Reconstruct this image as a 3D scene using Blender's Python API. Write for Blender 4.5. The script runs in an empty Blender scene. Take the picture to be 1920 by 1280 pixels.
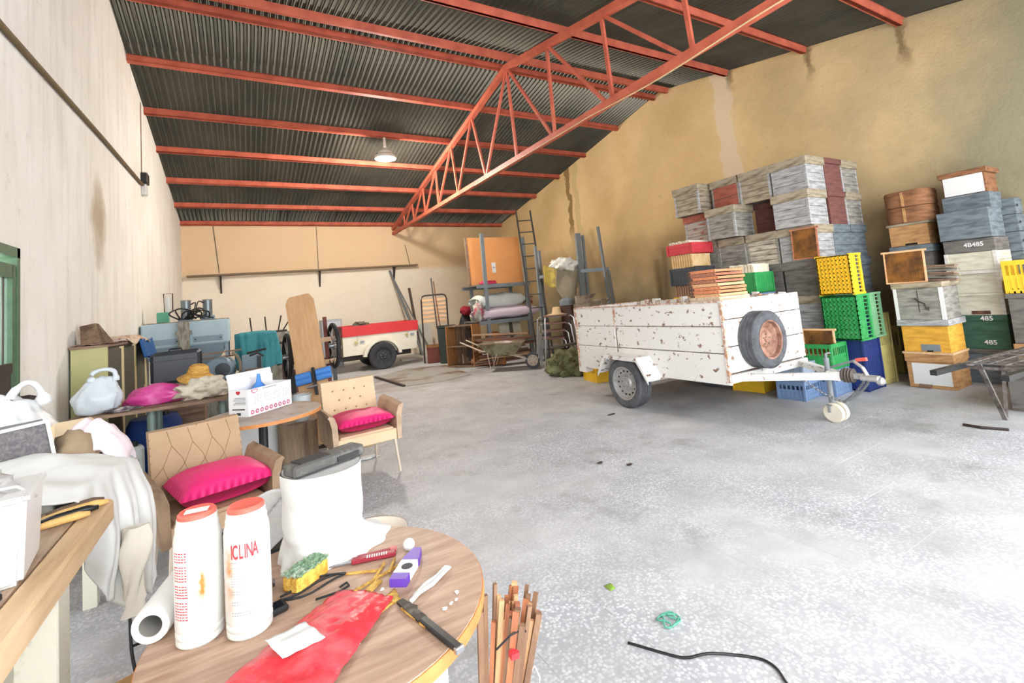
import bpy, bmesh, math, random
from math import sin, cos, pi, radians as RAD, sqrt, atan2
from mathutils import Vector, Matrix, Euler, noise
random.seed(7)
LAMP = 95.0
S = bpy.context.scene
COL = S.collection

# ------------------------------------------------------------------ camera
cd = bpy.data.cameras.new('camera'); cam = bpy.data.objects.new('camera', cd); COL.objects.link(cam)
yaw, pitch, roll = RAD(30.0), RAD(4.756), RAD(-4.945)
F_ = Vector((sin(yaw)*cos(pitch), cos(yaw)*cos(pitch), sin(pitch)))
R0 = Vector((cos(yaw), -sin(yaw), 0)); U0 = R0.cross(F_)
R_ = R0*cos(roll) + U0*sin(roll); U_ = -R0*sin(roll) + U0*cos(roll)
m = Matrix((R_, U_, -F_)).transposed().to_4x4(); m.translation = (0, 0, 1.45)
cam.matrix_world = m
cd.sensor_width = 36; cd.lens = 880.6/1920*36; cd.shift_y = (490-640)/1920.0
cd.clip_start = 0.03; cd.clip_end = 200
S.camera = cam

# ------------------------------------------------------------------ light
S.view_settings.view_transform = 'Standard'; S.view_settings.look = 'None'
S.view_settings.gamma = 1.0; S.view_settings.use_curve_mapping = False
S.view_settings.exposure = 2.88
w = bpy.data.worlds.new('sky'); S.world = w; w.use_nodes = True
nt = w.node_tree; bg = nt.nodes['Background']
bg.inputs[0].default_value = (0.93, 0.97, 1.0, 1); bg.inputs[1].default_value = 1.0
def area(name, loc, rot, sx, sy, power, color=(1, 1, 1), portal=False):
    d = bpy.data.lights.new(name, 'AREA'); d.shape = 'RECTANGLE'; d.size = sx; d.size_y = sy
    d.energy = power; d.color = color
    o = bpy.data.objects.new(name, d); COL.objects.link(o); o.location = loc; o.rotation_euler = rot
    if portal: d.cycles.is_portal = True
    return o
area('daylight_gate', (3.5, -1.12, 2.15), (RAD(-90), 0, 0), 9.6, 4.3, 1, portal=True)
sd = bpy.data.lights.new('sun', 'SUN'); sd.energy = 2.6; sd.angle = RAD(0.6); sd.color = (1, .96, .9)
so = bpy.data.objects.new('sun', sd); COL.objects.link(so); so.rotation_euler = (RAD(13), RAD(-6), 0); so.location = (3, -8, 20)   # high sun on the yard before the gate
S.cycles.max_bounces = 14; S.cycles.diffuse_bounces = 10
# lamp light of the pendant lamp (bulb under its reflector), see pendant_lamp below

# ------------------------------------------------------------------ materials
MATS = {}
def lin(c): return tuple(((v/255.)/12.92 if v/255. <= .04045 else ((v/255.+.055)/1.055)**2.4) for v in c)
def mat(name, rgb, rough=.6, metal=0., vary=.12, scale=6., bump=0., rgb2=None, thr=(.45, .6), bscale=None, stretch=(1, 1, 1), trans=0., emit=0., spec=.4, alpha=1., coord='Object'):
    """procedural material: base colour mixed by noise towards rgb2 (or a darker self), optional bump. rgb in 0-255 sRGB"""
    if name in MATS: return MATS[name]
    M = bpy.data.materials.new(name); M.use_nodes = True; n = M.node_tree.nodes; l = M.node_tree.links
    b = n['Principled BSDF']; b.inputs['Roughness'].default_value = rough; b.inputs['Metallic'].default_value = metal
    b.inputs['Specular IOR Level'].default_value = spec
    c1 = lin(rgb); c2 = lin(rgb2) if rgb2 else tuple(v*(1-vary*2.2) for v in c1)
    tc = n.new('ShaderNodeTexCoord'); mp = n.new('ShaderNodeMapping'); mp.inputs['Scale'].default_value = stretch
    l.new(tc.outputs[coord], mp.inputs['Vector'])
    no = n.new('ShaderNodeTexNoise'); no.inputs['Scale'].default_value = scale; no.inputs['Detail'].default_value = 5
    no.inputs['Roughness'].default_value = .6
    l.new(mp.outputs[0], no.inputs['Vector'])
    mr = n.new('ShaderNodeMapRange'); lo, hi = (thr if rgb2 else (.35, .75))
    mr.inputs['From Min'].default_value = lo; mr.inputs['From Max'].default_value = hi
    l.new(no.outputs['Fac'], mr.inputs['Value'])
    mx = n.new('ShaderNodeMix'); mx.data_type = 'RGBA'
    mx.inputs['A'].default_value = (*c1, 1); mx.inputs['B'].default_value = (*c2, 1)
    l.new(mr.outputs[0], mx.inputs['Factor']); l.new(mx.outputs['Result'], b.inputs['Base Color'])
    if bump:
        n2 = n.new('ShaderNodeTexNoise'); n2.inputs['Scale'].default_value = bscale or scale*4; n2.inputs['Detail'].default_value = 4
        l.new(mp.outputs[0], n2.inputs['Vector'])
        bp = n.new('ShaderNodeBump'); bp.inputs['Strength'].default_value = bump; bp.inputs['Distance'].default_value = .02
        l.new(n2.outputs['Fac'], bp.inputs['Height']); l.new(bp.outputs[0], b.inputs['Normal'])
    if trans: b.inputs['Transmission Weight'].default_value = trans
    if alpha < 1: b.inputs['Alpha'].default_value = alpha
    if emit: b.inputs['Emission Color'].default_value = (*c1, 1); b.inputs['Emission Strength'].default_value = emit
    MATS[name] = M; return M
def wood(name, rgb, rgb2, rough=.7, grain=(1, 14, 14), scale=2.5, bump=.25):
    return mat(name, rgb, rough, rgb2=rgb2, thr=(.38, .68), scale=scale, stretch=grain, bump=bump, bscale=scale*3)

# ------------------------------------------------------------------ mesh helper
class B:
    def __init__(s): s.bm = bmesh.new(); s.M = Matrix.Identity(4)
    def at(s, loc=(0, 0, 0), rot=(0, 0, 0)):
        s.M = Matrix.Translation(loc) @ Euler(rot).to_matrix().to_4x4(); return s
    def _v(s, p): return s.bm.verts.new(s.M @ Vector(p))
    def face(s, vs):
        try: return s.bm.faces.new(vs)
        except ValueError: return None
    def hexa(s, pts):   # 8 pts: bottom 4 (ccw), top 4
        v = [s._v(p) for p in pts]
        for f in ((3, 2, 1, 0), (4, 5, 6, 7), (0, 1, 5, 4), (1, 2, 6, 5), (2, 3, 7, 6), (3, 0, 4, 7)): s.face([v[i] for i in f])
        return v
    def box(s, c, d, rot=(0, 0, 0), bev=0.):
        x, y, z = d[0]/2, d[1]/2, d[2]/2
        L = Matrix.Translation(c) @ Euler(rot).to_matrix().to_4x4()
        v = s.hexa([L @ Vector(p) for p in ((-x, -y, -z), (x, -y, -z), (x, y, -z), (-x, y, -z), (-x, -y, z), (x, -y, z), (x, y, z), (-x, y, z))])
        if bev:
            es = {e for q in v for e in q.link_edges}
            bmesh.ops.bevel(s.bm, geom=list(es), offset=bev, segments=1, affect='EDGES', clamp_overlap=True)
        return s
    def bx(s, x0, x1, y0, y1, z0, z1, bev=0.):
        return s.box(((x0+x1)/2, (y0+y1)/2, (z0+z1)/2), (abs(x1-x0), abs(y1-y0), abs(z1-z0)), bev=bev)
    def ring(s, c, t, r, n, up=None):
        t = Vector(t).normalized(); up = Vector(up) if up else (Vector((0, 0, 1)) if abs(t.z) < .95 else Vector((1, 0, 0)))
        a = t.cross(up).normalized(); b = a.cross(t)
        return [s._v(Vector(c) + a*r*cos(2*pi*i/n) + b*r*sin(2*pi*i/n)) for i in range(n)]
    def skin(s, rings, closed=False, caps=True):
        n = len(rings[0])
        pr = list(zip(rings, rings[1:])) + ([(rings[-1], rings[0])] if closed else [])
        for a, b in pr:
            for i in range(n): s.face([a[i], a[(i+1) % n], b[(i+1) % n], b[i]])
        if caps and not closed:
            s.face(rings[0][::-1]); s.face(rings[-1])
        return s
    def cyl(s, p0, p1, r0, r1=None, n=12, caps=True):
        p0, p1 = Vector(p0), Vector(p1); r1 = r0 if r1 is None else r1
        return s.skin([s.ring(p0, p1-p0, r0, n), s.ring(p1, p1-p0, r1, n)], caps=caps)
    def tube(s, pts, r, n=6, closed=False, radii=None, sm=0):
        pts = [Vector(p) for p in pts]
        if sm:      # Catmull-Rom smoothing
            Q = []
            for i in range(len(pts)-1):
                a, b_, c, d = pts[max(i-1, 0)], pts[i], pts[i+1], pts[min(i+2, len(pts)-1)]
                for k in range(sm):
                    t = k/sm; Q.append(.5*((2*b_)+(c-a)*t+(2*a-5*b_+4*c-d)*t*t+(3*b_-a-3*c+d)*t**3))
            pts = Q+[pts[-1]]; radii = None if not radii else [radii[min(len(radii)-1, int(j/sm+.5))] for j in range(len(pts))]
        R = []; N = len(pts); up = None
        for i, p in enumerate(pts):
            if closed: t = pts[(i+1) % N]-pts[i-1]
            else: t = pts[min(i+1, N-1)]-pts[max(i-1, 0)]
            R.append(s.ring(p, t, radii[i] if radii else r, n, up=(0, 0, 1) if abs(t.normalized().z) < .98 else (1, 0, 0)))
        return s.skin(R, closed=closed)
    def bar(s, p0, p1, w, h=None, roll=0.):   # rectangular bar
        p0, p1 = Vector(p0), Vector(p1); h = h or w; t = (p1-p0).normalized()
        up = Vector((0, 0, 1)) if abs(t.z) < .95 else Vector((0, 1, 0))
        a = t.cross(up).normalized(); b = a.cross(t)
        if roll: a, b = a*cos(roll)+b*sin(roll), b*cos(roll)-a*sin(roll)
        q = [(-w/2, -h/2), (w/2, -h/2), (w/2, h/2), (-w/2, h/2)]
        s.hexa([p0+a*x+b*y for x, y in q] + [p1+a*x+b*y for x, y in q]); return s
    def lathe(s, prof, n=20, axis='z', c=(0, 0, 0), caps=True):
        R = []
        for r, h in prof:
            ring = []
            for i in range(n):
                a = 2*pi*i/n; x, y = r*cos(a), r*sin(a)
                p = (x, y, h) if axis == 'z' else ((h, x, y) if axis == 'x' else (y, h, x))
                ring.append(s._v(Vector(c)+Vector(p)))
            R.append(ring)
        return s.skin(R, caps=caps)
    def prism(s, poly, p, q):   # poly in 2D lists of 3D pts extruded by vector q
        a = [s._v(Vector(v)) for v in poly]; b = [s._v(Vector(v)+Vector(q)) for v in poly]
        s.face(a[::-1]); s.face(b); n = len(a)
        for i in range(n): s.face([a[i], a[(i+1) % n], b[(i+1) % n], b[i]])
        return s
    def grid(s, fn, nu, nv, th=0., wrap=False):
        V = [[s._v(fn(i/nu, j/nv)) for j in range(nv+1)] for i in range(nu+1)]
        for i in range(nu):
            for j in range(nv): s.face([V[i][j], V[i+1][j], V[i+1][j+1], V[i][j+1]])
        if th:
            s.bm.normal_update()
            bmesh.ops.solidify(s.bm, geom=s.bm.faces[:], thickness=th)
        return s
    def blob(s, c, r, amp=.15, freq=2., seed=0, sub=3, flat=None, fn=None):
        before = set(s.bm.verts)
        bmesh.ops.create_icosphere(s.bm, subdivisions=sub, radius=1)
        for v in s.bm.verts:
            if v in before: continue
            p = v.co.copy(); k = 1+amp*noise.fractal(p*freq+Vector((seed*7.3, seed*3.1, seed)), 1., 2., 3)*1.6
            p = Vector((p.x*r[0], p.y*r[1], p.z*r[2]))*k
            if fn: p = fn(p)
            p = p + Vector(c)
            if flat is not None and p.z < flat: p.z = flat + (p.z-flat)*.03
            v.co = s.M @ p
        return s
    def build(s, name, mt, parent=None, smooth=False, loc=None, rot=None):
        me = bpy.data.meshes.new(name)
        bmesh.ops.recalc_face_normals(s.bm, faces=s.bm.faces[:])
        s.bm.to_mesh(me); s.bm.free()
        me.materials.append(mt)
        if smooth:
            me.shade_smooth()
            if smooth == 'auto': me.set_sharp_from_angle(angle=RAD(35))
        o = bpy.data.objects.new(name, me); COL.objects.link(o)
        if parent: o.parent = parent
        if loc: o.location = loc
        if rot: o.rotation_euler = rot
        return o
def thing(name, label, cat, loc=(0, 0, 0), rz=0., group=None, rot=None):
    o = bpy.data.objects.new(name, None); COL.objects.link(o); o.empty_display_size = .1
    o.location = loc; o.rotation_euler = rot if rot else (0, 0, rz)
    tag(o, label, cat, group); return o
def tag(o, label, cat, group=None, kind=None):
    o['label'] = label; o['category'] = cat
    if group: o['group'] = group
    if kind: o['kind'] = kind
    return o
def struct(o): o['kind'] = 'structure'; return o
def dup(src, loc, rz=0., label=None, group=None, mats=None, rot=None, scale=None):
    r = src.copy(); COL.objects.link(r); r.location = loc; r.rotation_euler = rot if rot else (0, 0, rz)
    if scale: r.scale = scale
    if label: r['label'] = label
    if group: r['group'] = group
    for ch in list(src.children):
        c = ch.copy(); COL.objects.link(c); c.parent = r; _rm(c, mats)
        for g in ch.children:
            d = g.copy(); COL.objects.link(d); d.parent = c; _rm(d, mats)
    return r
def _rm(o, mats):
    if mats and o.type == 'MESH' and len(o.material_slots):
        k = o.material_slots[0].material.name
        if k in mats: o.data = o.data.copy(); o.data.materials[0] = mats[k]
def text(name, body, size, mt, parent, loc, rot, th=.0006, align='CENTER', sx=1.):
    cu = bpy.data.curves.new(name, 'FONT'); cu.body = body; cu.size = size; cu.extrude = th; cu.align_x = align; cu.align_y = 'CENTER'; cu.resolution_u = 3; cu.offset = size*.018
    o = bpy.data.objects.new(name, cu); COL.objects.link(o)
    dg = bpy.context.evaluated_depsgraph_get(); me = bpy.data.meshes.new_from_object(o.evaluated_get(dg))
    bpy.data.objects.remove(o); me.materials.clear(); me.materials.append(mt)
    q = bpy.data.objects.new(name, me); COL.objects.link(q); q.location = loc; q.rotation_euler = rot; q.scale = (sx, 1, 1)
    if parent: q.parent = parent
    return q
def ns(x, y=0., z=0.): return noise.noise(Vector((x, y, z)))
# ================================================================== STRUCTURE
XL, XR, YB, YF, ZE, YR, ZR = -1.40, 8.40, 15.2, -1.0, 4.30, 7.14, 5.91
SL = (ZR-ZE)/(YB-YR)          # roof slope
def roofz(y): return ZR - SL*abs(y-YR)
# --- floor: terrazzo
def floor_mat():
    M = bpy.data.materials.new('terrazzo'); M.use_nodes = True; n = M.node_tree.nodes; l = M.node_tree.links; b = n['Principled BSDF']
    g = n.new('ShaderNodeNewGeometry')
    v = n.new('ShaderNodeTexVoronoi'); v.inputs['Scale'].default_value = 62; v.inputs['Randomness'].default_value = 1
    l.new(g.outputs['Position'], v.inputs['Vector'])
    chip = n.new('ShaderNodeMapRange'); chip.inputs['From Min'].default_value = .40; chip.inputs['From Max'].default_value = .58
    l.new(v.outputs['Distance'], chip.inputs['Value'])
    def rnd(sc, lo, hi, det=5):
        t = n.new('ShaderNodeTexNoise'); t.inputs['Scale'].default_value = sc; t.inputs['Detail'].default_value = det; t.inputs['Roughness'].default_value = .62
        l.new(g.outputs['Position'], t.inputs['Vector'])
        r = n.new('ShaderNodeMapRange'); r.inputs['From Min'].default_value = lo; r.inputs['From Max'].default_value = hi
        l.new(t.outputs['Fac'], r.inputs['Value']); return r.outputs[0]
    def mix(fac, a, bb):
        m = n.new('ShaderNodeMix'); m.data_type = 'RGBA'
        for k, val in (('A', a), ('B', bb)):
            if isinstance(val, tuple): m.inputs[k].default_value = (*lin(val), 1)
            else: l.new(val, m.inputs[k])
        if isinstance(fac, float): m.inputs['Factor'].default_value = fac
        else: l.new(fac, m.inputs['Factor'])
        return m.outputs['Result']
    # white marble chips in a grey binder; chip tint by cell
    sep = n.new('ShaderNodeSeparateColor'); l.new(v.outputs['Color'], sep.inputs[0])
    chipc = mix(sep.outputs[0], (220, 220, 224), (184, 185, 190))
    base = mix(chip.outputs[0], chipc, (168, 169, 175))
    dust = rnd(.9, .38, .66); base = mix(dust, base, (196, 197, 198))
    film = n.new('ShaderNodeMath'); film.operation = 'MULTIPLY'; film.inputs[1].default_value = .75; l.new(rnd(2.7, .4, .75), film.inputs[0])
    base = mix(film.outputs[0], base, (160, 161, 163))
    st = n.new('ShaderNodeMath'); st.operation = 'MULTIPLY'; st.inputs[1].default_value = .7; l.new(rnd(1.6, .58, .76, 8), st.inputs[0])
    base = mix(st.outputs[0], base, (116, 112, 105))
    # oil and rust stains: the puddle before the red trailer, tyre spots near the wheelbarrow
    def spot(cx, cy, rx, ry, col, prev, amt, wob=2.4):
        s1 = n.new('ShaderNodeVectorMath'); s1.operation = 'SUBTRACT'; s1.inputs[1].default_value = (cx, cy, 0); l.new(g.outputs['Position'], s1.inputs[0])
        s2 = n.new('ShaderNodeVectorMath'); s2.operation = 'MULTIPLY'; s2.inputs[1].default_value = (1/rx, 1/ry, 0); l.new(s1.outputs[0], s2.inputs[0])
        ln = n.new('ShaderNodeVectorMath'); ln.operation = 'LENGTH'; l.new(s2.outputs[0], ln.inputs[0])
        t = n.new('ShaderNodeTexNoise'); t.inputs['Scale'].default_value = wob; t.inputs['Detail'].default_value = 6; l.new(g.outputs['Position'], t.inputs['Vector'])
        ad = n.new('ShaderNodeMath'); ad.operation = 'MULTIPLY_ADD'; ad.inputs[1].default_value = 1.6; l.new(t.outputs['Fac'], ad.inputs[0]); l.new(ln.outputs['Value'], ad.inputs[2])
        r = n.new('ShaderNodeMapRange'); r.inputs['From Min'].default_value = 1.75; r.inputs['From Max'].default_value = 1.1; r.inputs['To Max'].default_value = amt; l.new(ad.outputs[0], r.inputs['Value'])
        return mix(r.outputs[0], prev, col)
    base = spot(3.25, 10.6, 1.5, .8, (96, 76, 54), base, .9)
    base = spot(3.2, 9.4, 2.2, 1.2, (120, 112, 100), base, .6)
    base = spot(5.2, 1.0, .5, .35, (80, 76, 74), base, .9, 7)
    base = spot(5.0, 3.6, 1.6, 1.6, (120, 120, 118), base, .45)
    l.new(base, b.inputs['Base Color']); b.inputs['Roughness'].default_value = .55; b.inputs['Specular IOR Level'].default_value = .25
    return M
MF = floor_mat()
fl = struct(B().bx(XL, XR, YF-13, YB, -.12, -.001).build('floor', MF))
TS = .40; tb = B().bx(-TS/2+.001, TS/2-.001, -TS/2+.001, TS/2-.001, -.004, 0)
tile0 = None; cnt = 0
for i in range(20):
    for j in range(19):
        x = -.6+i*TS+.2; y = .45+j*TS+.2
        # tiles inside the view cone, nearest rows first
        if x < -0.35+.02*y or x > .9+y*1.65 or cnt >= 298: continue
        if x > 6.9: continue
        if tile0 is None: tile0 = tb.build('tile', MF, fl); t = tile0
        else: t = tile0.copy(); COL.objects.link(t)
        t.location = (x, y, 0); cnt += 1
# --- walls
def wall_mat(name, base, dirt, cem=None, streak=True, bumpy=.35):
    M = bpy.data.materials.new(name); M.use_nodes = True; n = M.node_tree.nodes; l = M.node_tree.links; b = n['Principled BSDF']
    g = n.new('ShaderNodeNewGeometry')
    def tex(sc, st=(1, 1, 1), det=6):
        mp = n.new('ShaderNodeMapping'); mp.inputs['Scale'].default_value = st; l.new(g.outputs['Position'], mp.inputs[0])
        t = n.new('ShaderNodeTexNoise'); t.inputs['Scale'].default_value = sc; t.inputs['Detail'].default_value = det; t.inputs['Roughness'].default_value = .6; l.new(mp.outputs[0], t.inputs[0]); return t.outputs['Fac']
    def rng(v, a, c, d=0., e=1.):
        r = n.new('ShaderNodeMapRange'); r.inputs['From Min'].default_value = a; r.inputs['From Max'].default_value = c; r.inputs['To Min'].default_value = d; r.inputs['To Max'].default_value = e; l.new(v, r.inputs['Value']); return r.outputs[0]
    def mix(f, a, c):
        m = n.new('ShaderNodeMix'); m.data_type = 'RGBA'
        for k, v in (('A', a), ('B', c)):
            if isinstance(v, tuple): m.inputs[k].default_value = (*lin(v), 1)
            else: l.new(v, m.inputs[k])
        l.new(f, m.inputs['Factor']); return m.outputs['Result']
    def add(a, c, op='ADD'):
        m = n.new('ShaderNodeMath'); m.operation = op
        for i, v in enumerate((a, c)):
            if isinstance(v, (int, float)): m.inputs[i].default_value = v
            else: l.new(v, m.inputs[i])
        return m.outputs[0]
    sp = n.new('ShaderNodeSeparateXYZ'); l.new(g.outputs['Position'], sp.inputs[0])
    cfn = dict(tex=tex, rng=rng, mix=mix, add=add, x=sp.outputs[0], y=sp.outputs[1], z=sp.outputs[2])
    c = mix(rng(tex(.8), .35, .7), base, dirt)
    if streak: c = mix(rng(tex(3., (2.2, 2.2, .25)), .5, .8, 0, .55), c, tuple(int(v*.86) for v in dirt))
    c = mix(rng(tex(9.), .62, .8, 0, .5), c, tuple(int(v*.78) for v in dirt))
    if cem: c = cem(c, **cfn)
    l.new(c, b.inputs['Base Color']); b.inputs['Roughness'].default_value = .9; b.inputs['Specular IOR Level'].default_value = .15
    bp = n.new('ShaderNodeBump'); bp.inputs['Strength'].default_value = bumpy; bp.inputs['Distance'].default_value = .03
    l.new(add(tex(5.), add(tex(28., det=3), .4, 'MULTIPLY')), bp.inputs['Height']); l.new(bp.outputs[0], b.inputs['Normal'])
    return M
def cem_left(c, tex, rng, mix, add, x, y, z):
    # a patch of brown damp by the green door, dust at the wall foot
    d = add(add(add(y, -6.9), .0, 'ADD'), .35, 'DIVIDE'); d2 = add(add(z, -2.75), .55, 'DIVIDE')
    r = add(add(d, d, 'MULTIPLY'), add(d2, d2, 'MULTIPLY')); r = add(r, add(tex(3.), 1.8, 'MULTIPLY'))
    return mix(rng(r, 2.0, .9, 0, .8), c, (168, 148, 116))
def cem_shade_right(c, tex, rng, mix, add, x, y, z):
    # grey towards the front: bare cement plus dimmer light, both put into the colour
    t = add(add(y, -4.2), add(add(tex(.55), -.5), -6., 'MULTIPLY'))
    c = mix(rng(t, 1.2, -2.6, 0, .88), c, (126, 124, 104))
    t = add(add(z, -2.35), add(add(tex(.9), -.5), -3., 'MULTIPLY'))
    c = mix(rng(t, .6, -1.2, 0, .8), c, (122, 117, 98))  # shade behind the hives painted in as a low grey band
    # pale plaster patch streaks running down from two purlins
    for (yc, hw, z0, col) in ((5.62, .22, 2.6, (226, 204, 172)), (10.55, .14, 3.0, (206, 180, 132)), (10.9, .10, 3.3, (150, 122, 80))):
        q = add(add(add(y, -yc), add(add(tex(1.6), -.5), .55, 'MULTIPLY')), 0., 'ADD'); q = add(q, 0, 'ADD')
        ab = n_abs(add, q)
        k = add(rng(ab, hw, hw*.8), rng(z, z0-.4, z0+.2), 'MULTIPLY')
        c = mix(k, c, col)
    # dirt trails under the purlin ends
    for yc, zl in ((4.0, 4.75), (2.72, 4.35), (5.44, 5.2)):
        ab = n_abs(add, add(add(y, -yc), add(add(tex(5.), -.5), .3, 'MULTIPLY')))
        c = mix(add(rng(ab, .09, .03, 0, .75), rng(z, zl-.1, zl+.25), 'MULTIPLY'), c, (110, 88, 56))
    return c
def n_abs(add, q): return add(q, 0., 'ABSOLUTE')
def cem_back(c, tex, rng, mix, add, x, y, z):
    c = mix(rng(z, 2.72, 2.9, 0, .75), c, (226, 190, 142))       # upper course a warmer old paint
    t = add(add(x, -6.2), add(tex(.9), -2.2, 'MULTIPLY'))
    return mix(rng(t, -2., .4, 0, .8), c, (176, 156, 118))
ML = wall_mat('plaster_cream', (240, 238, 232), (228, 224, 214), cem_left)
MR = wall_mat('plaster_ochre', (228, 198, 148), (213, 182, 130), cem_shade_right, streak=False)
MB_ = wall_mat('plaster_back', (240, 230, 212), (233, 221, 202), cem_back, streak=False, bumpy=.15)
def gable(name, x0, x1, m, hole=None):
    b = B()
    def seg(y0, y1, za, zb):
        b.hexa([(x0, y0, za(y0)), (x1, y0, za(y0)), (x1, y1, za(y1)), (x0, y1, za(y1)), (x0, y0, zb(y0)), (x1, y0, zb(y0)), (x1, y1, zb(y1)), (x0, y1, zb(y1))])
    ys = sorted({YF, YR, YB} | ({hole[0], hole[1]} if hole else set()))
    z0 = lambda y: -.1
    for a, c in zip(ys, ys[1:]):
        if hole and a >= hole[0]-1e-6 and c <= hole[1]+1e-6: seg(a, c, lambda y: hole[2], roofz)
        else: seg(a, c, z0, roofz)
    return struct(b.build(name, m))
DY0, DY1, DZ = 2.6, 4.62, 2.12      # the left doorway
wl = gable('wall_left', XL-.25, XL, ML, (DY0, DY1, DZ))
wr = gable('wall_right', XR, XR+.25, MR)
wb = struct(B().bx(XL-.25, XR+.25, YB, YB+.25, -.1, ZE+.02).build('wall_back', MB_))
# front wall: open gate nearly the whole width
fb = B(); fb.bx(XL-.25, -1.28, YF-.25, YF, -.1, ZE); fb.bx(8.28, XR+.25, YF-.25, YF, -.1, ZE); fb.bx(-1.28, 8.28, YF-.25, YF, 4.15, ZE)
struct(fb.build('wall_front', MB_))
# --- corrugated roof sheets
MC = mat('corrugated_sheet', (88, 83, 74), .8, vary=.16, scale=1.4, rgb2=(70, 68, 61), thr=(.3, .7), stretch=(1, .35, 1), spec=.2)
def roof(y0, y1):
    b = B(); p = .095; n = int((XR-XL+.5)/p)*6
    rows = []
    for y in (y0, (y0+y1)/2, y1):
        rows.append([b._v((XL-.25+(XR-XL+.5)*i/n, y, roofz(y)+.05+.021*sin(2*pi*(i % 6)/6))) for i in range(n+1)])
    for a, c in zip(rows, rows[1:]):
        for i in range(n): b.face([a[i], a[i+1], c[i+1], c[i]])
    bmesh.ops.solidify(b.bm, geom=b.bm.faces[:], thickness=.004)
    return b
ce = struct(roof(YR, YB+.25).build('ceiling', MC, smooth=True))
ce2 = roof(YF-.25, YR).build('roof_sheet', MC, ce, smooth=True)
# --- purlins, red oxide channel; part of the roof
MRED = mat('red_oxide_steel', (204, 108, 84), .55, vary=.08, scale=3, rgb2=(176, 86, 68), thr=(.4, .7), spec=.3)
pur = B().bx(XL-.05, XR+.05, -.03, .03, -.12, 0).bx(XL-.05, XR+.05, -.03, .05, -.015, 0).bx(XL-.05, XR+.05, -.03, .05, -.12, -.108)
p0 = None
for y in (15.12, 13.95, 12.62, 11.28, 9.98, 8.62, 7.34, 6.94, 5.48, 4.02, 2.7, 1.3, 0.0):
    if p0 is None: p0 = pur.build('purlin', MRED, ce); q = p0
    else: q = p0.copy(); COL.objects.link(q)
    s = -1 if y > YR else 1
    q.location = (0, y, roofz(y)+.022); q.rotation_euler = (s*math.atan(SL)*-1 if False else (-math.atan(SL) if y > YR else math.atan(SL)), 0, 0)
# --- truss
XT, ZT = 4.36, 3.98
tr = thing('roof_truss', 'red painted steel roof truss of two chords and slender web bars spanning front to back', 'truss', (XT, 0, 0))
def ztop(y): return roofz(y)-.17
b = B(); b.bar((0, YB, ztop(YB)+.0), (0, YR, ztop(YR)), .1, .1); b.build('top_chord', MRED, tr)
b = B(); b.bar((0, YR, ztop(YR)), (0, YF, ztop(YF)), .1, .1); b.build('top_chord', MRED, tr)
b = B(); b.bar((0, YB, ZT), (0, YF, ZT), .09, .09); b.build('bottom_chord', MRED, tr)
def web(ya, yb):
    B().bar((0, ya, ztop(ya)), (0, yb, ZT), .04, .05).build('web_bar', MRED, tr)
top_n = [YR, 9.05, 10.5, 11.75, 12.8, 13.7, 14.5]
bot_n = [YR-.35, 8.55, 10.1, 11.5, 12.6, 13.5, 14.3]
# back half: each top node drops two bars
web(7.14, 7.05)
for a, c in ((YR, 8.3), (8.75, 8.3), (8.75, 9.75), (9.95, 9.75), (9.95, 11.0), (11.05, 11.0), (11.05, 12.0), (12.1, 12.0), (12.1, 13.0), (13.1, 13.0), (13.1, 13.9), (13.95, 13.9)): web(a, c)
for a, c in ((YR, 5.9), (5.85, 5.85), (5.85, 4.6), (4.55, 4.5), (4.55, 3.3), (3.25, 3.2), (3.25, 2.0), (1.95, 1.9), (1.95, .8), (.7, .7)): web(a, c)
# --- door in the left wall
MG = mat('green_door_paint', (78, 108, 78), .5, vary=.15, scale=8, bump=.1)
MIR = mat('dark_iron', (58, 46, 42), .55, vary=.2, scale=12)
MGL = mat('door_glass', (235, 240, 242), .05, vary=.02, trans=.9, spec=.5)
dr = struct(bpy.data.objects.new('door_1', None)); COL.objects.link(dr); dr.location = (XL, 0, 0)
b = B(); b.bx(-.06, .03, DY1-.05, DY1, 0, DZ); b.bx(-.06, .03, DY0, DY0+.1, 0, DZ); b.bx(-.06, .03, DY0, DY1, DZ-.07, DZ); b.build('door_frame', MG, dr)
b = B(); b.bx(-.02, .025, DY1-.115, DY1-.065, .02, DZ-.125); b.bx(-.02, .025, 3.3, 3.4, .02, DZ-.125); b.bx(-.02, .025, 3.4, DY1-.11, DZ-.22, DZ-.125); b.bx(-.02, .025, 3.4, DY1-.11, .02, .12); b.build('door_leaf', MG, dr)
B().bx(-.01, .018, 3.4, DY1-.11, .12, 1.25).build('lower_panel', MIR, dr)
B().bx(-.02, .025, 3.4, DY1-.11, 1.25, 1.32).build('cross_bar', MIR, dr)
B().bx(-.004, .0, 3.4, DY1-.11, 1.32, DZ-.22).build('pane', MGL, dr)
for i in range(8): B().bx(.004, .011, 3.5+i*.13, 3.511+i*.13, 1.32, DZ-.22).build('bar', MIR, dr)
b = B(); b.bx(-.01, .03, DY1-.10, DY1-.07, .95, 1.15); b.bar((.03, DY1-.085, 1.08), (.1, DY1-.085, 1.08), .02); b.bar((.09, DY1-.085, 1.08), (.1, DY1+.0, 1.06), .025); b.build('handle', MIR, dr)
b = B(); b.bx(0.031, .07, DY1-.07, DY1-.02, .55, .95); b.build('bolt', mat('galv', (150, 160, 150), .5, .3), dr)
area('daylight_left_door', (XL-.28, (DY0+DY1)/2, DZ/2), (0, RAD(-90), 0), DZ, DY1-DY0, 1, portal=True)
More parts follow.
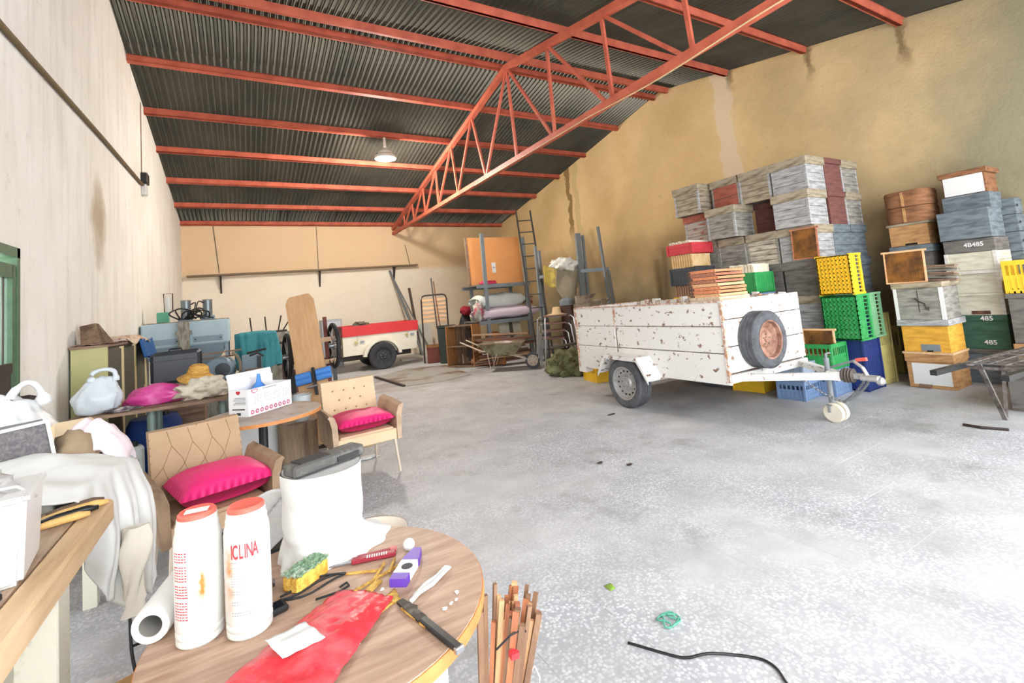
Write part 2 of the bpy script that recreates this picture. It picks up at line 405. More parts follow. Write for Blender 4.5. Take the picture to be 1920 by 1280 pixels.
# ================================================================== FOREGROUND
MTOP = wood('table_formica', (180, 152, 132), (146, 116, 97), rough=.5, grain=(2, 16, 2), scale=2.2, bump=.03)
MEDGE = wood('orange_edge', (206, 138, 78), (176, 108, 58), rough=.5, grain=(3, 3, 3))
MWHITE = mat('white_plastic', (212, 212, 212), .35, vary=.03, scale=4)
MWDRUM = mat('white_drum', (214, 218, 216), .45, vary=.06, scale=4, bump=.03)
MBLK = mat('black_plastic', (34, 34, 36), .4, vary=.15, scale=20)
MBLK2 = mat('black_rubber', (40, 40, 42), .7, vary=.2, scale=20, bump=.2)
MSTEEL = mat('bare_steel', (170, 172, 176), .3, .9, vary=.08, scale=12)
MGALV = mat('grey_steel_paint', (132, 138, 142), .5, .1, vary=.12, scale=8)
MRUST = mat('rusty_iron', (120, 78, 56), .8, rgb2=(80, 52, 42), scale=8, bump=.3)
MWPAPER = mat('white_paper', (218, 218, 216), .8, vary=.03, scale=3)
MINK = mat('red_ink', (196, 52, 60), .6, vary=.05)
MINK2 = mat('dark_ink', (60, 56, 62), .6, vary=.05)
MGREYINK = mat('pale_grey_print', (150, 152, 160), .6, vary=.05)
MREDCAP = mat('red_cap', (228, 98, 84), .5, vary=.06, scale=20)
MYEL = mat('yellow_plastic', (232, 190, 60), .55, vary=.08, scale=10)
MBLUE = mat('blue_plastic', (70, 130, 205), .45, vary=.06, scale=6)
TZ = .70
t = thing('round_table', 'round wood-grain table with orange edge on a white drum base, nearest the camera', 'table', (.17, 1.42, 0))
B().lathe([(.0, TZ-.004), (.402, TZ-.004), (.408, TZ-.003), (.408, TZ), (0, TZ)], 64).build('table_top', MTOP, t)
B().lathe([(.40, TZ-.034), (.411, TZ-.034), (.413, TZ-.018), (.411, TZ-.003), (.40, TZ-.003)], 64, caps=False).build('edge_band', MEDGE, t)
B().lathe([(.0, TZ-.032), (.401, TZ-.032), (.401, TZ-.005), (0, TZ-.005)], 48).build('under_board', MTOP, t)
B().lathe([(.30, 0), (.31, .05), (.30, .07), (.305, .3), (.295, .34), (.30, .6), (.285, TZ-.033)], 40).build('drum_base', MWDRUM, t, smooth='auto')
# --- two white bottles with red caps
def bottle(x, y, rz, label, cap_label_paper, mb):
    t = thing('medicine_bottle', label, 'bottle', (x, y, TZ), rz, 'white bottles on the round table')
    B().lathe([(.044, 0), (.05, .006), (.0505, .014), (.0485, .018), (.051, .024), (.051, .03), (.049, .035), (.051, .04), (.051, .235), (.049, .25), (.046, .262), (.047, .268), (.044, .276), (.043, .288), (0, .288)], 36).build('body', mb, t, smooth='auto')
    B().lathe([(.0, .287), (.041, .287), (.0415, .296), (.038, .3), (.033, .298), (0, .297)], 32).build('cap', MREDCAP, t, smooth='auto')
    if cap_label_paper: B().box((0, 0, .299), (.05, .026, .002)).build('paper_seal', MWPAPER, t)
    return t
def on_cyl(r, a, z): return (r*sin(a), -r*cos(a), z)
def cyl_strip(b, r, a0, a1, z0, z1, n=6):
    for i in range(n):
        p, q = a0+(a1-a0)*i/n, a0+(a1-a0)*(i+1)/n
        b.face([b._v(on_cyl(r, p, z0)), b._v(on_cyl(r, q, z0)), b._v(on_cyl(r, q, z1)), b._v(on_cyl(r, p, z1))])
# bottle plastic: white with a rust-brown run down one side
def bottle_mat(name, xc, wid, zc, hz):
    M = mat(name, (212, 212, 208), .4, vary=.03, scale=30)
    n = M.node_tree.nodes; l = M.node_tree.links; b = n['Principled BSDF']
    tc = n.new('ShaderNodeTexCoord'); no = n.new('ShaderNodeTexNoise'); no.inputs['Scale'].default_value = 34; no.inputs['Detail'].default_value = 5; l.new(tc.outputs['Object'], no.inputs[0])
    sx = n.new('ShaderNodeSeparateXYZ'); l.new(tc.outputs['Object'], sx.inputs[0])
    def band(sock, c, h):
        a = n.new('ShaderNodeMath'); a.operation = 'SUBTRACT'; a.inputs[1].default_value = c; l.new(sock, a.inputs[0])
        d = n.new('ShaderNodeMath'); d.operation = 'ABSOLUTE'; l.new(a.outputs[0], d.inputs[0])
        r = n.new('ShaderNodeMapRange'); r.inputs['From Min'].default_value = h; r.inputs['From Max'].default_value = 0; l.new(d.outputs[0], r.inputs['Value']); return r.outputs[0]
    def mul(x, y):
        k = n.new('ShaderNodeMath'); k.operation = 'MULTIPLY'; l.new(x, k.inputs[0]); l.new(y, k.inputs[1]); return k.outputs[0]
    r2 = n.new('ShaderNodeMapRange'); r2.inputs['From Min'].default_value = .3; r2.inputs['From Max'].default_value = .62; r2.inputs['To Max'].default_value = 2.2; l.new(no.outputs['Fac'], r2.inputs['Value'])
    k = mul(mul(band(sx.outputs[0], xc, wid), band(sx.outputs[2], zc, hz)), r2.outputs[0])
    k = mul(k, band(sx.outputs[1], -.06, .07))
    cl = n.new('ShaderNodeClamp'); l.new(k, cl.inputs[0])
    mx = n.new('ShaderNodeMix'); mx.data_type = 'RGBA'; old = b.inputs['Base Color'].links[0].from_socket
    l.new(old, mx.inputs['A']); mx.inputs['B'].default_value = (*lin((178, 112, 48)), 1); l.new(cl.outputs[0], mx.inputs['Factor']); l.new(mx.outputs['Result'], b.inputs['Base Color'])
    return M
MBODY = bottle_mat('bottle_white', .016, .013, .13, .085)
MBODY2 = bottle_mat('bottle_white_stained', -.045, .016, .16, .13)
b1 = bottle(-.118, 1.47, RAD(-8), 'white bottle, red cap with white paper seal, rows of small red print', True, MBODY)
b = B()
for i in range(25):
    if i in (4, 11, 17): continue
    w = .5 if i not in (0,) else .3
    for k in range(5):
        a0 = -.95+k*.145; cyl_strip(b, .0514, a0, a0+.145*(.55+.4*random.random()), .218-i*.0062, .2205-i*.0062, 1)
b.build('printed_text', MINK, b1)
b2 = bottle(-.012, 1.425, RAD(10), 'white bottle with plain red cap, large red letters and brown stain', False, MBODY2)
for i, ch in enumerate('ICLINA'):
    a = -.86+(0, .17, .42, .60, .78, 1.02)[i]
    o = text('lettering', ch, .046, MINK, b2, (.0518*sin(a), -.0518*cos(a), .205), (RAD(90), 0, a), .0003, sx=.42)
b = B()
for i, w in enumerate((1.25, .0, .5, 0, .75, .7, .7, .6, .65, .6, 0, .8, .55, 0, 0, .6, .4, 0, 0, .95, .9)):
    k = 0
    while w and k*.12 < w: cyl_strip(b, .0514, -.95+k*.12, -.95+k*.12+.07+.04*random.random(), .181-i*.006, .1832-i*.006, 1); k += 1
b.build('printed_text', MGREYINK, b2)
# --- white wrapped roll with black case on it
MCLOTHW = mat('white_cloth', (212, 212, 210), .85, vary=.03, scale=3, bump=.3, bscale=14)
def roll_fn(u, v):
    a = u*2*pi; z = v*.268
    k = noise.noise(Vector((cos(a)*1.5, sin(a)*1.5, z*9)))*.006 + .004*sin(z*60+2*sin(a*2))*(1 if v < .35 else .2)
    r = .122+k
    if v < .3:     # hem spills over the table towards +x
        e = (.3-v)/.3; r += .085*e*e*max(0, cos(a-.35))**2 + .012*e*e*(1+.6*sin(a*13))
    return (r*cos(a), r*sin(a), z)
t = thing('cloth_roll', 'tall white cloth-wrapped roll spreading at its hem, standing at the back of the round table', 'roll', (.205, 1.715, TZ))
b = B(); b.grid(roll_fn, 72, 24); b.build('cloth_wrap', MCLOTHW, t, smooth=True)
B().lathe([(.0, .262), (.105, .262), (.119, .268), (.113, .258), (0, .25)], 40).build('top_sheet', MCLOTHW, t, smooth='auto')
MCASE = mat('worn_black_case', (74, 72, 70), .6, rgb2=(118, 114, 108), thr=(.55, .8), scale=22, bump=.15)
t = thing('tool_case', 'worn black plastic hand-tool case lying on top of the white cloth roll', 'case', (.215, 1.70, TZ+.27), RAD(24))
B().bx(-.125, .125, -.036, .036, 0, .036, bev=.006).build('case_body', MCASE, t)
b = B(); b.bx(-.1, 0, -.028, .028, .0355, .039); b.build('lid_panel', MBLK2, t)
B().bx(.02, .1, -.04, -.034, .008, .022).build('grip_slot', MBLK, t)
# --- sponge
MSP = mat('sponge_yellow', (226, 182, 84), .9, rgb2=(200, 148, 56), scale=30, bump=.5, bscale=80)
MSG = mat('scour_green', (112, 140, 112), .95, rgb2=(170, 180, 160), scale=30, bump=.8, bscale=60)
t = thing('sponge', 'yellow kitchen sponge with a frayed green scouring face up', 'sponge', (.13, 1.555, TZ), RAD(38))
b = B(); b.box((0, 0, .022), (.115, .062, .042), bev=.006); b.build('foam', MSP, t, smooth='auto')
b = B(); b.grid(lambda u, v: ((u-.5)*.118, (v-.5)*.066, .045+.009*noise.noise(Vector((u*9, v*6, 3)))+.004*noise.noise(Vector((u*31, v*21, 5)))+.005), 26, 14, th=.004); b.build('scouring_face', MSG, t)
# --- red bag + napkin
MRB = mat('red_plastic_film', (206, 52, 62), .35, rgb2=(222, 96, 100), thr=(.45, .75), scale=9, bump=.5, bscale=18)
def bag_fn(u, v):
    # u along the length (from far right to near left), v across
    L = Vector((.255, 1.375, 0)).lerp(Vector((.0, 1.135, 0)), u); ac = Vector((-.685, .73, 0))
    wdt = .085+.035*u
    p = L+ac*(v-.5)*2*wdt
    h = .006+.05*(sin(pi*v)**.7)*(.15+.85*min(1, u*1.5))*(.75+.35*noise.noise(Vector((u*4, v*3, 2)))) + .006*noise.noise(Vector((u*14, v*11, 7)))
    return (p.x, p.y, TZ+.002+max(.001, h))
tag(B().grid(bag_fn, 44, 26, th=.0015).build('plastic_bag', MRB, None, smooth=True), 'crumpled red plastic bag lying across the front of the round table', 'bag')
b = B(); b.grid(lambda u, v: (.045+.085*u-.03*v, 1.155+.022*u+.085*v, TZ+.064+.006*noise.noise(Vector((u*3, v*3, 1)))-.006*u), 12, 12, th=.001)
tag(b.build('napkin', MWPAPER, smooth=True), 'folded white paper napkin lying on the red plastic bag', 'napkin')
# --- knife
t = thing('knife', 'old knife with black handle sticking out over the table edge', 'knife', (.352, 1.16, TZ), atan2(1.03-1.285, .385-.325))
B().box((.055, 0, .008), (.15, .019, .014), bev=.003).build('handle', MBLK, t)
B().box((.128, 0, .0075), (.012, .023, .013), bev=.002).build('butt', MSTEEL, t)
b = B(); b.prism([(-.13, -.008, .004), (-.02, -.011, .004), (-.02, .013, .004), (-.06, .012, .004), (-.075, .02, .004), (-.095, .012, .004), (-.13, .01, .004)], 0, (0, 0, .006)); b.build('blade', mat('tarry_blade', (50, 44, 40), .5, .4, rgb2=(120, 116, 110), thr=(.5, .8), scale=40), t)
# --- purple pack, ball, strap, cutter, wax sheets, wires, phone
MPUR = mat('purple_card', (98, 62, 168), .45, vary=.08, scale=10)
t = thing('sealant_pack', 'purple and white tapered pack lying beside the white ball', 'packet', (.388, 1.425, TZ), atan2(1.49-1.365, .44-.345))
b = B(); b.prism([(-.08, -.024, 0), (.03, -.024, 0), (.085, -.012, 0), (.085, .012, 0), (.03, .024, 0), (-.08, .024, 0)], 0, (0, 0, .022)); b.build('pack', MPUR, t)
b = B(); b.bx(-.05, .015, -.0245, .0245, .0005, .0228); b.build('white_band', MWPAPER, t)
b = B(); b.lathe([(0, .0229), (.016, .0229), (.016, .0235), (0, .0235)], 14, c=(-.02, -.005, 0)); b.build('printed_disc', MINK2, t)
tag(B().blob((.425, 1.535, TZ+.018), (.0185, .0185, .0185), 0).build('ball', MWHITE, smooth=True), 'small white ball on the round table behind the purple pack', 'ball')
b = B(); P = [(.345, 1.265), (.375, 1.285), (.42, 1.305), (.465, 1.335), (.486, 1.35), (.475, 1.355), (.44, 1.33), (.40, 1.31), (.36, 1.282)]
b.tube([(x, y, TZ+.007+.003*(i % 2)) for i, (x, y) in enumerate(P)], .006, 6)
tag(b.build('cloth_strap', MCLOTHW, smooth=True), 'twisted white cloth strap looped on the round table', 'strap')
t = thing('box_cutter', 'dark red box cutter with toothed grip beside the cloth roll hem', 'cutter', (.30, 1.555, TZ), atan2(-.05, .17))
b = B(); b.box((.02, 0, .009), (.13, .022, .014), bev=.003); b.build('grip', mat('dark_red', (142, 40, 52), .45, vary=.1), t)
b = B()
for i in range(9): b.bx(.0+i*.007, .003+i*.007, -.0115, .004, .0155, .017)
b.build('teeth', MWHITE, t)
B().box((-.085, .004, .006), (.1, .012, .003)).build('blade', MSTEEL, t)
t = thing('red_tool', 'flat dull red tool handle lying behind the box cutter', 'handle', (.335, 1.575, TZ), atan2(-.03, .17))
B().box((0, .0, .006), (.12, .014, .01), bev=.003).build('handle_scale', mat('dull_red', (150, 62, 68), .5, vary=.1), t)
B().box((.05, .0, .0062), (.02, .0145, .0102)).build('end_cap', mat('pale_red', (205, 120, 116), .5), t)
MWAX = mat('beeswax_sheet', (206, 168, 84), .6, rgb2=(176, 132, 56), scale=60, bump=.5, bscale=140)
for i, (x, y, L, w, a) in enumerate(((.30, 1.44, .16, .007, 20), (.27, 1.50, .12, .008, -28), (.285, 1.405, .05, .02, 40), (.335, 1.205, .11, .009, -76), (.31, 1.46, .10, .006, 55), (.355, 1.475, .07, .006, 62))):
    tag(B().box((0, 0, .003), (L, w, .005)).build('wax_strip', MWAX, loc=(x, y, TZ+.0+i*.0007), rot=(0, 0, RAD(a))),
        ['long thin strip of yellow beeswax crossing a second strip', 'yellow beeswax strip lying towards the sponge', 'short broad offcut of beeswax at the end of the strips', 'yellow beeswax strip lying next to the knife blade', 'thin beeswax strip pointing at the purple pack', 'slender beeswax strip beside the purple pack'][i], 'wax', 'beeswax offcuts on the round table')
b = B(); b.grid(lambda u, v: (.215+.115*u-.02*v*(1-u), 1.255+.05*u+.055*v*(.35+.65*u), TZ+.003+.004*noise.noise(Vector((u*3, v*3, 0)))), 14, 8, th=.0025)
tag(b.build('wax_sheet', MWAX, smooth=True), 'honeycomb-printed piece of beeswax sheet poking from under the red bag', 'wax', 'beeswax offcuts on the round table')
b = B()
for s in range(3):
    b.tube([(.06+.17*k/7, 1.50-.02*sin(k*.7+s)+.012*s, TZ+.004+.003*s) for k in range(8)], .003, 5)
b.tube([(.205, 1.46, TZ+.004), (.225, 1.47, TZ+.005), (.228, 1.452, TZ+.004), (.2, 1.438, TZ+.004), (.14, 1.44, TZ+.005)], .003, 5)
tag(b.build('wire', MBLK2, smooth=True), 'bunched black wire trailing in front of the sponge', 'wire')
t = thing('phone', 'black handset lying behind the second bottle', 'phone', (.035, 1.455, TZ), RAD(14)); B().box((0, 0, .009), (.075, .048, .016), bev=.005).build('shell', MBLK, t); B().box((0, 0, .0172), (.055, .034, .001)).build('screen', mat('dark_glass', (20, 24, 34), .08), t)
b = B()
for s in range(5): b.tube([(.0+.012*s, 1.60-.05*k/5-.02*s*0+.01*sin(k+s), TZ+.006+.006*s*abs(sin(k))) for k in range(6)], .003, 5)
tag(b.build('wire_bundle', mat('silver_wire', (120, 122, 126), .4, .5), smooth=True), 'grey wire bundle between the bottles and the sponge', 'wire')
for i, (x, y) in enumerate(((.43, 1.20), (.445, 1.205), (.46, 1.235), (.41, 1.19), (.30, 1.375), (.20, 1.2))):
    tag(B().blob((x, y, TZ+.004), (.006, .005, .004), .5, 2, i, 1).build('crumb', MWPAPER), ['white crumb by the knife butt, nearest the table edge', 'white crumb right of the knife, in the pair', 'white crumb farthest right near the table edge', 'white crumb just beside the knife handle', 'white crumb between wax strips and strap', 'white crumb right of the red bag'][i], 'crumb', 'crumbs on the round table')
# --- grey cloth over the black folding thing behind bottles
MGCL = mat('grey_cloth', (206, 204, 204), .9, vary=.08, scale=4, bump=.3, bscale=16)
b = B(); b.grid(lambda u, v: (-.03+.25*u, 2.02+.05*v-.10*u, .885-.19*v**1.5-.13*(1-u)**2*.9+.02*sin(v*9+u*7)+.012*noise.noise(Vector((u*5, v*5, 3)))), 22, 22, th=.008)
tag(b.build('cloth', MGCL, smooth=True), 'crumpled grey-white cloth hanging behind the white cloth roll', 'cloth')
t = thing('folding_chair', 'black folding chair half hidden under the grey-white cloth behind the table', 'chair', (.03, 2.16, 0), RAD(15)); t.scale = (1, 1, .93)
b = B(); b.bar((-.12, .05, 0), (.0, -.08, .80), .045, .02); b.build('leg', MBLK, t)
b = B(); b.bar((.1, .12, 0), (.12, -.02, .74), .03, .02); b.build('leg', MBLK, t)
b = B(); b.bar((-.05, .1, 0), (.2, -.05, .62), .03, .02); b.build('leg', MBLK, t)
B().box((.03, .04, .655), (.3, .26, .02), rot=(.15, 0, 0)).build('seat', MBLK, t)
# white plate-like lid behind table (right of roll)
t = thing('basin', 'cream oval basin on a stool showing behind the cloth roll', 'basin', (.40, 1.98, .0)); t.scale = (.62, .62, .99)
B().lathe([(.0, .521), (.14, .521), (.22, .60), (.235, .605), (.225, .60), (.14, .535), (0, .53)], 36).build('bowl', mat('cream_plastic', (226, 216, 200), .5, vary=.04), t, smooth=True)
b = B(); b.cyl((0, 0, 0), (0, 0, .52), .10, .12, 18); b.build('stool_base', MWDRUM, t, smooth='auto')
# --- bundle of sticks leaning at the table's right side
MST = [wood('stick_pale', (206, 164, 122), (170, 124, 88), grain=(6, 6, 1)), wood('stick_brown', (140, 108, 84), (104, 76, 58), grain=(6, 6, 1)), wood('stick_red', (184, 118, 82), (140, 84, 60), grain=(6, 6, 1))]
gs = 'frame sticks in the bundle'
rs = random.Random(3)
t = thing('stick_bundle', 'bundle of thin split wooden sticks tied with white string, standing right of the round table', 'sticks', (.64, 1.40, 0))
for i in range(44):
    a = rs.random()*2*pi; r = .062*sqrt(rs.random()); px, py = r*cos(a), r*sin(a)
    h = .50+.09*rs.random()-.25*max(0, px)*1.2
    w = .011+.007*rs.random()
    B().bar((px*.5-.03, py*.5+.02, 0), (px*1.15+.03, py*1.15-.08, h), w, w*.75, roll=rs.random()).build('stick', MST[(0, 0, 1, 2, 0, 2, 1)[i % 7]], t)
for (x0, x1, h, w) in ((-.06, -.055, .60, .014), (-.05, -.02, .62, .010), (-.07, -.075, .56, .018)): B().bar((x0, .02, 0), (x1, -.06, h), w, .01).build('stick', MST[1], t)
B().lathe([(.046, .30), (.053, .305), (.053, .315), (.047, .32)], 20, c=(.01, -.05, 0), caps=False).build('string_tie', MWPAPER, t)
b = B(); b.tube([(.055, -.06, .32), (.085, -.07, .35), (.10, -.07, .31), (.08, -.08, .26), (.06, -.08, .24)], .0022, 5); b.build('string_loop', MWPAPER, t)
b = B(); b.tube([(-.05, -.10, .47), (-.02, -.135, .515), (.02, -.14, .52), (.03, -.135, .505)], .003, 5); b.build('black_cord', MBLK2, t)
b = B(); b.box((-.012, -.132, .46), (.024, .02, .016), rot=(.1, .1, 0)); b.build('red_tape', MINK, t)
# --- workbench on the left
MBEN = wood('bench_board', (188, 164, 140), (150, 128, 108), grain=(12, 1.2, 12), scale=2.4)
MBEDGE = wood('bench_edge', (212, 182, 146), (190, 156, 120), grain=(12, 1.2, 12), scale=1.6)
MWPOST = mat('white_painted_post', (206, 202, 186), .7, rgb2=(176, 170, 152), thr=(.6, .75), scale=16, bump=.15)
t = thing('workbench', 'long rough wooden workbench on white painted legs along the left wall', 'workbench', (0, 0, 0))
for i in range(5): B().bx(-1.36+i*.17, -1.36+i*.17+.167, -.75, 2.32+.01*(i % 3), .80, .85-.002*(i % 2)).build('plank', MBEN, t)
b = B(); b.bx(-.51, -.44, -.75, 2.33, .775, .852, bev=.008); b.build('front_rail', MBEDGE, t)
for x, y in ((-.51, 1.87), (-1.3, 1.87), (-.51, -.4), (-1.3, -.4)): B().bx(x-.045, x+.045, y-.05, y+.05, 0, .80, bev=.004).build('leg', MWPOST, t)
B().bx(-.535, -.49, -.4, 1.87, .72, .775).build('apron', MBEN, t)
# second table behind, hidden under the clothes
t = thing('side_table', 'wooden side table buried under white work clothes left of the tan armchair', 'table', (-1.03, 2.97, 0))
B().bx(-.34, .30, -.55, .62, .80, .84).build('table_top', MBEN, t)
for x in (-.3, .26):
    for y in (-.5, .57): B().bx(x-.03, x+.03, y-.03, y+.03, 0, .80).build('leg', MWPOST, t)
# bee suit draped over the end of the bench and side table
MSUIT = mat('suit_cotton', (206, 206, 204), .9, rgb2=(182, 176, 164), thr=(.55, .85), scale=3.2, bump=.25, bscale=10)
def suit(u, v):
    # v: 0 at the wall side on top, 1 at the hanging hem; u from the near bench corner to the far side
    W_ = Vector((-1.12+.05*u, 2.30+.62*u, .885)); T = Vector((-.53+.08*u, 2.26+.58*u, .885-.03*u+.05*sin(pi*u)))
    H_ = Vector((-.55+.19*u, 2.36+.20*u, .66-.24*min(1, 2.6*u)+.03*sin(u*20)+.07*max(0, u-.75)*4*.3))
    if v < .42:
        k = v/.42; q = W_.lerp(T, k); q.z += .06*sin(pi*k)*(.4+u)+.030*noise.noise(Vector((u*4, k*4, 9)))
        q.z = max(q.z, .868); return q
    k = (v-.42)/.58
    fold = .022*sin(u*21+v*2.5)+.012*sin(u*41+v*5+1.3)+.020*noise.noise(Vector((u*7, v*2, 1)))
    q = T.lerp(H_, k); bulge = .03*sin(pi*min(1, k*1.15))+.02
    return q+Vector((.72, -.55, 0))*((fold)*min(1, k*2.2)+bulge*min(1, k*4))
tag(B().grid(suit, 96, 60, th=.006).build('bee_suit', MSUIT, smooth=True), 'white cotton bee suit draped over the workbench end with its hem hanging down', 'overalls')
# sleeve of a second jacket hanging with a knit cuff
def sleeve(u, v):
    a = u*2*pi; z = .70-.32*v; r = .030+.008*sin(v*7)+.006*sin(a*3+v*9)-(.008 if v > .86 else 0)
    return (-.395-.01*v+r*1.3*cos(a), 2.43-.01*v+r*sin(a)*.7, z)
t = thing('jacket_sleeve', 'off-white jacket sleeve with ribbed cuff hanging in front of the bee suit', 'jacket', (0, 0, 0))
B().grid(sleeve, 28, 22).build('sleeve', mat('offwhite_cotton', (214, 206, 192), .9, vary=.06, scale=4, bump=.25, bscale=12), t, smooth=True)
# white bag with loop handles
MBAG = mat('white_bag_film', (210, 212, 214), .4, vary=.04, scale=5, bump=.45, bscale=12)
t = thing('carrier_bag', 'full white plastic carrier bag with two loop handles by the green door', 'bag', (-1.09, 3.52, .84), RAD(20))
b = B(); b.blob((0, 0, .15), (.20, .13, .19), .12, 2.2, 2, 4, flat=.004, fn=lambda p: Vector((p.x*(1 - .5*max(0, p.z)/.19), p.y*(1-.55*max(0, p.z)/.19), p.z))); b.build('bag_body', MBAG, t, smooth=True)
b = B(); b.tube([(.0, -.03, .27), (.01, -.03, .34), (.06, -.02, .395), (.11, 0, .37), (.14, .01, .27)], .016, 8, radii=[.035, .02, .014, .016, .035], sm=5); b.build('handle', MBAG, t, smooth=True)
b = B(); b.tube([(-.11, 0, .25), (-.08, .0, .32), (-.03, .0, .34), (.01, 0, .3)], .016, 8, radii=[.03, .02, .014, .03], sm=5); b.build('handle', MBAG, t, smooth=True)
# square bee veil: white bound frame, dark mesh sides, beige fabric
MMESH = mat('dark_veil_mesh', (92, 90, 96), .8, rgb2=(128, 122, 120), thr=(.4, .7), scale=90)
MBEI = mat('beige_canvas', (170, 148, 120), .9, vary=.14, scale=5, bump=.25)
t = thing('bee_veil', 'square beekeeper veil with dark mesh windows bound in white tape', 'veil', (-.98, 3.04, .842), RAD(22)); t.scale = (1.1, 1.1, 1.3)
b = B()
b.hexa([(-.2, -.16, 0), (.16, -.18, 0), (.18, .1, 0), (-.2, .12, 0), (-.18, -.13, .17), (.13, -.15, .19), (.15, .08, .18), (-.18, .1, .17)]); b.build('mesh_box', MMESH, t)
b = B()
for p, q in (((-.18, -.135, .172), (.13, -.155, .192)), ((.13, -.155, .192), (.16, -.185, .0)), ((-.2, -.165, .12), (.16, -.186, .02)), ((-.02, -.172, .07), (-.2, -.168, -.0)), ((.13, -.155, .192), (.15, .08, .182))): b.bar(p, q, .012, .01)
b.build('white_binding', MWPAPER, t)
b = B(); b.blob((.225, -.06, .06), (.075, .10, .07), .15, 2, 4, 3, flat=.002); b.build('canvas_crown', MBEI, t, smooth=True)
# a padded tan panel and a pinkish cloth next to it
t = thing('chair_pad', 'tan padded seat panel leaning behind the pale pink cloth', 'cushion', (-.82, 3.46, .842), rot=(RAD(-8), 0, RAD(15)))
B().bx(-.09, .09, -.02, .035, .0, .17, bev=.018).build('padding', mat('tan_pad', (200, 178, 146), .85, vary=.06), t, smooth='auto')
b = B(); b.grid(lambda u, v: (-.76+.24*u, 3.02+.26*v, .93+.12*sin(pi*min(1, v*1.0))*(.6+.4*sin(pi*u))+.03*noise.noise(Vector((u*6, v*5, 3)))-.14*u**3), 24, 20, th=.012)
tag(b.build('pink_cloth', mat('pale_pink_cloth', (222, 208, 214), .9, vary=.05, scale=4, bump=.3), smooth=True), 'pale pink-white cloth heaped beside the bee veil', 'cloth')
# white jerry bucket at left edge
t = thing('square_bucket', 'white square-sided plastic bucket standing on the bench at the left edge', 'bucket', (-.635, 1.80, .852), RAD(8)); t.scale = (1, 1, .9)
b = B()
for z0, z1, s0, s1 in ((0, .235, .12, .128), (.225, .238, .134, .134)):
    b.hexa([(-s0, -s0, z0), (s0, -s0, z0), (s0, s0, z0), (-s0, s0, z0), (-s1, -s1, z1), (s1, -s1, z1), (s1, s1, z1), (-s1, s1, z1)])
bmesh.ops.bevel(b.bm, geom=[e for e in b.bm.edges], offset=.012, segments=2, affect='EDGES')
b.build('bucket_body', MWHITE, t, smooth='auto')
b = B(); b.tube([(-.13, 0, .20), (-.10, -.06, .255), (0, -.09, .265), (.10, -.06, .255), (.13, 0, .20)], .004, 6); b.build('handle', MWPAPER, t, smooth=True)
b = B(); b.blob((-.02, .0, .25), (.1, .1, .05), .4, 2.4, 8, 3); b.build('rag', MGCL, t, smooth=True)
# clutter cloths left of the suit
b = B(); b.blob((-.98, 2.45, .90), (.22, .13, .09), .25, 2.5, 21, 4, flat=.852)
tag(b.build('white_gloves', MSUIT, smooth=True), 'heap of creased white cloth gloves behind the bucket', 'gloves')
b = B(); b.blob((-.74, 2.13, .885), (.08, .055, .035), .3, 3, 5, 3, flat=.853)
tag(b.build('blue_rag', mat('blue_rag', (104, 150, 188), .9, rgb2=(90, 70, 92), scale=14, bump=.4), smooth=True), 'small blue and plum coloured rag between bucket and tool handles', 'rag')
# tools on bench edge
MHAN = wood('ash_handle', (224, 186, 118), (200, 156, 88), grain=(1, 9, 9))
MHB = wood('dark_handle', (110, 88, 72), (78, 62, 52), grain=(1, 9, 9))
def tool(nm, lab, x, y, a, L, m, flat=False):
    t = thing(nm, lab, 'tool', (x, y, .853), RAD(a), 'hand tools on the bench end')
    b = B(); b.tube([(0, 0, .014), (L*.3, 0, .016), (L*.8, 0, .016), (L, 0, .013)], .012, 8, radii=[.008, .012, .013, .007]); b.build('handle', m, t, smooth=True)
    B().box((-.05, 0, .008), (.11, .02, .004)).build('blade', MIR, t)
tool('hive_tool', 'dark brown handled tool, rearmost of those on the bench end', -.60, 2.235, 22, .15, MHB)
tool('hive_knife', 'yellow wooden handled knife with round brass tip', -.60, 2.19, 20, .17, MHAN)
tool('scraper', 'black handled scraper lying between the two yellow handles', -.60, 2.155, 18, .15, MBLK)
tool('uncapping_knife', 'yellow handled knife nearest the camera on the bench end', -.60, 2.10, 20, .14, MHAN)
t = thing('buckle_clip', 'black plastic buckle lying on the bench below the white bucket', 'buckle', (-.545, 1.625, .853), RAD(25))
B().box((0, 0, .012), (.06, .04, .022), bev=.006).build('clip', MBLK, t); B().box((.0, 0, .0235), (.03, .02, .002), bev=.0).build('release_tab', MCASE, t)
# --- roll of paper towel on the table's left edge
t = thing('paper_roll', 'white paper towel roll lying on its side at the left edge of the round table', 'roll', (-.196, 1.615, TZ+.043), rot=(0, 0, RAD(-14)))
b = B(); R = []
for r, y in ((.025, .105), (.025, -.105), (.040, -.105), (.042, -.10), (.042, .10), (.040, .105)):
    R.append([b._v((r*cos(2*pi*i/32), y, r*sin(2*pi*i/32))) for i in range(32)])
b.skin(R, closed=True); b.build('paper', MWPAPER, t, smooth='auto')
b = B(); b.cyl((0, -.103, 0), (0, .103, 0), .0248, n=28, caps=False); b.build('core', mat('grey_card', (150, 146, 140), .9), t, smooth=True)
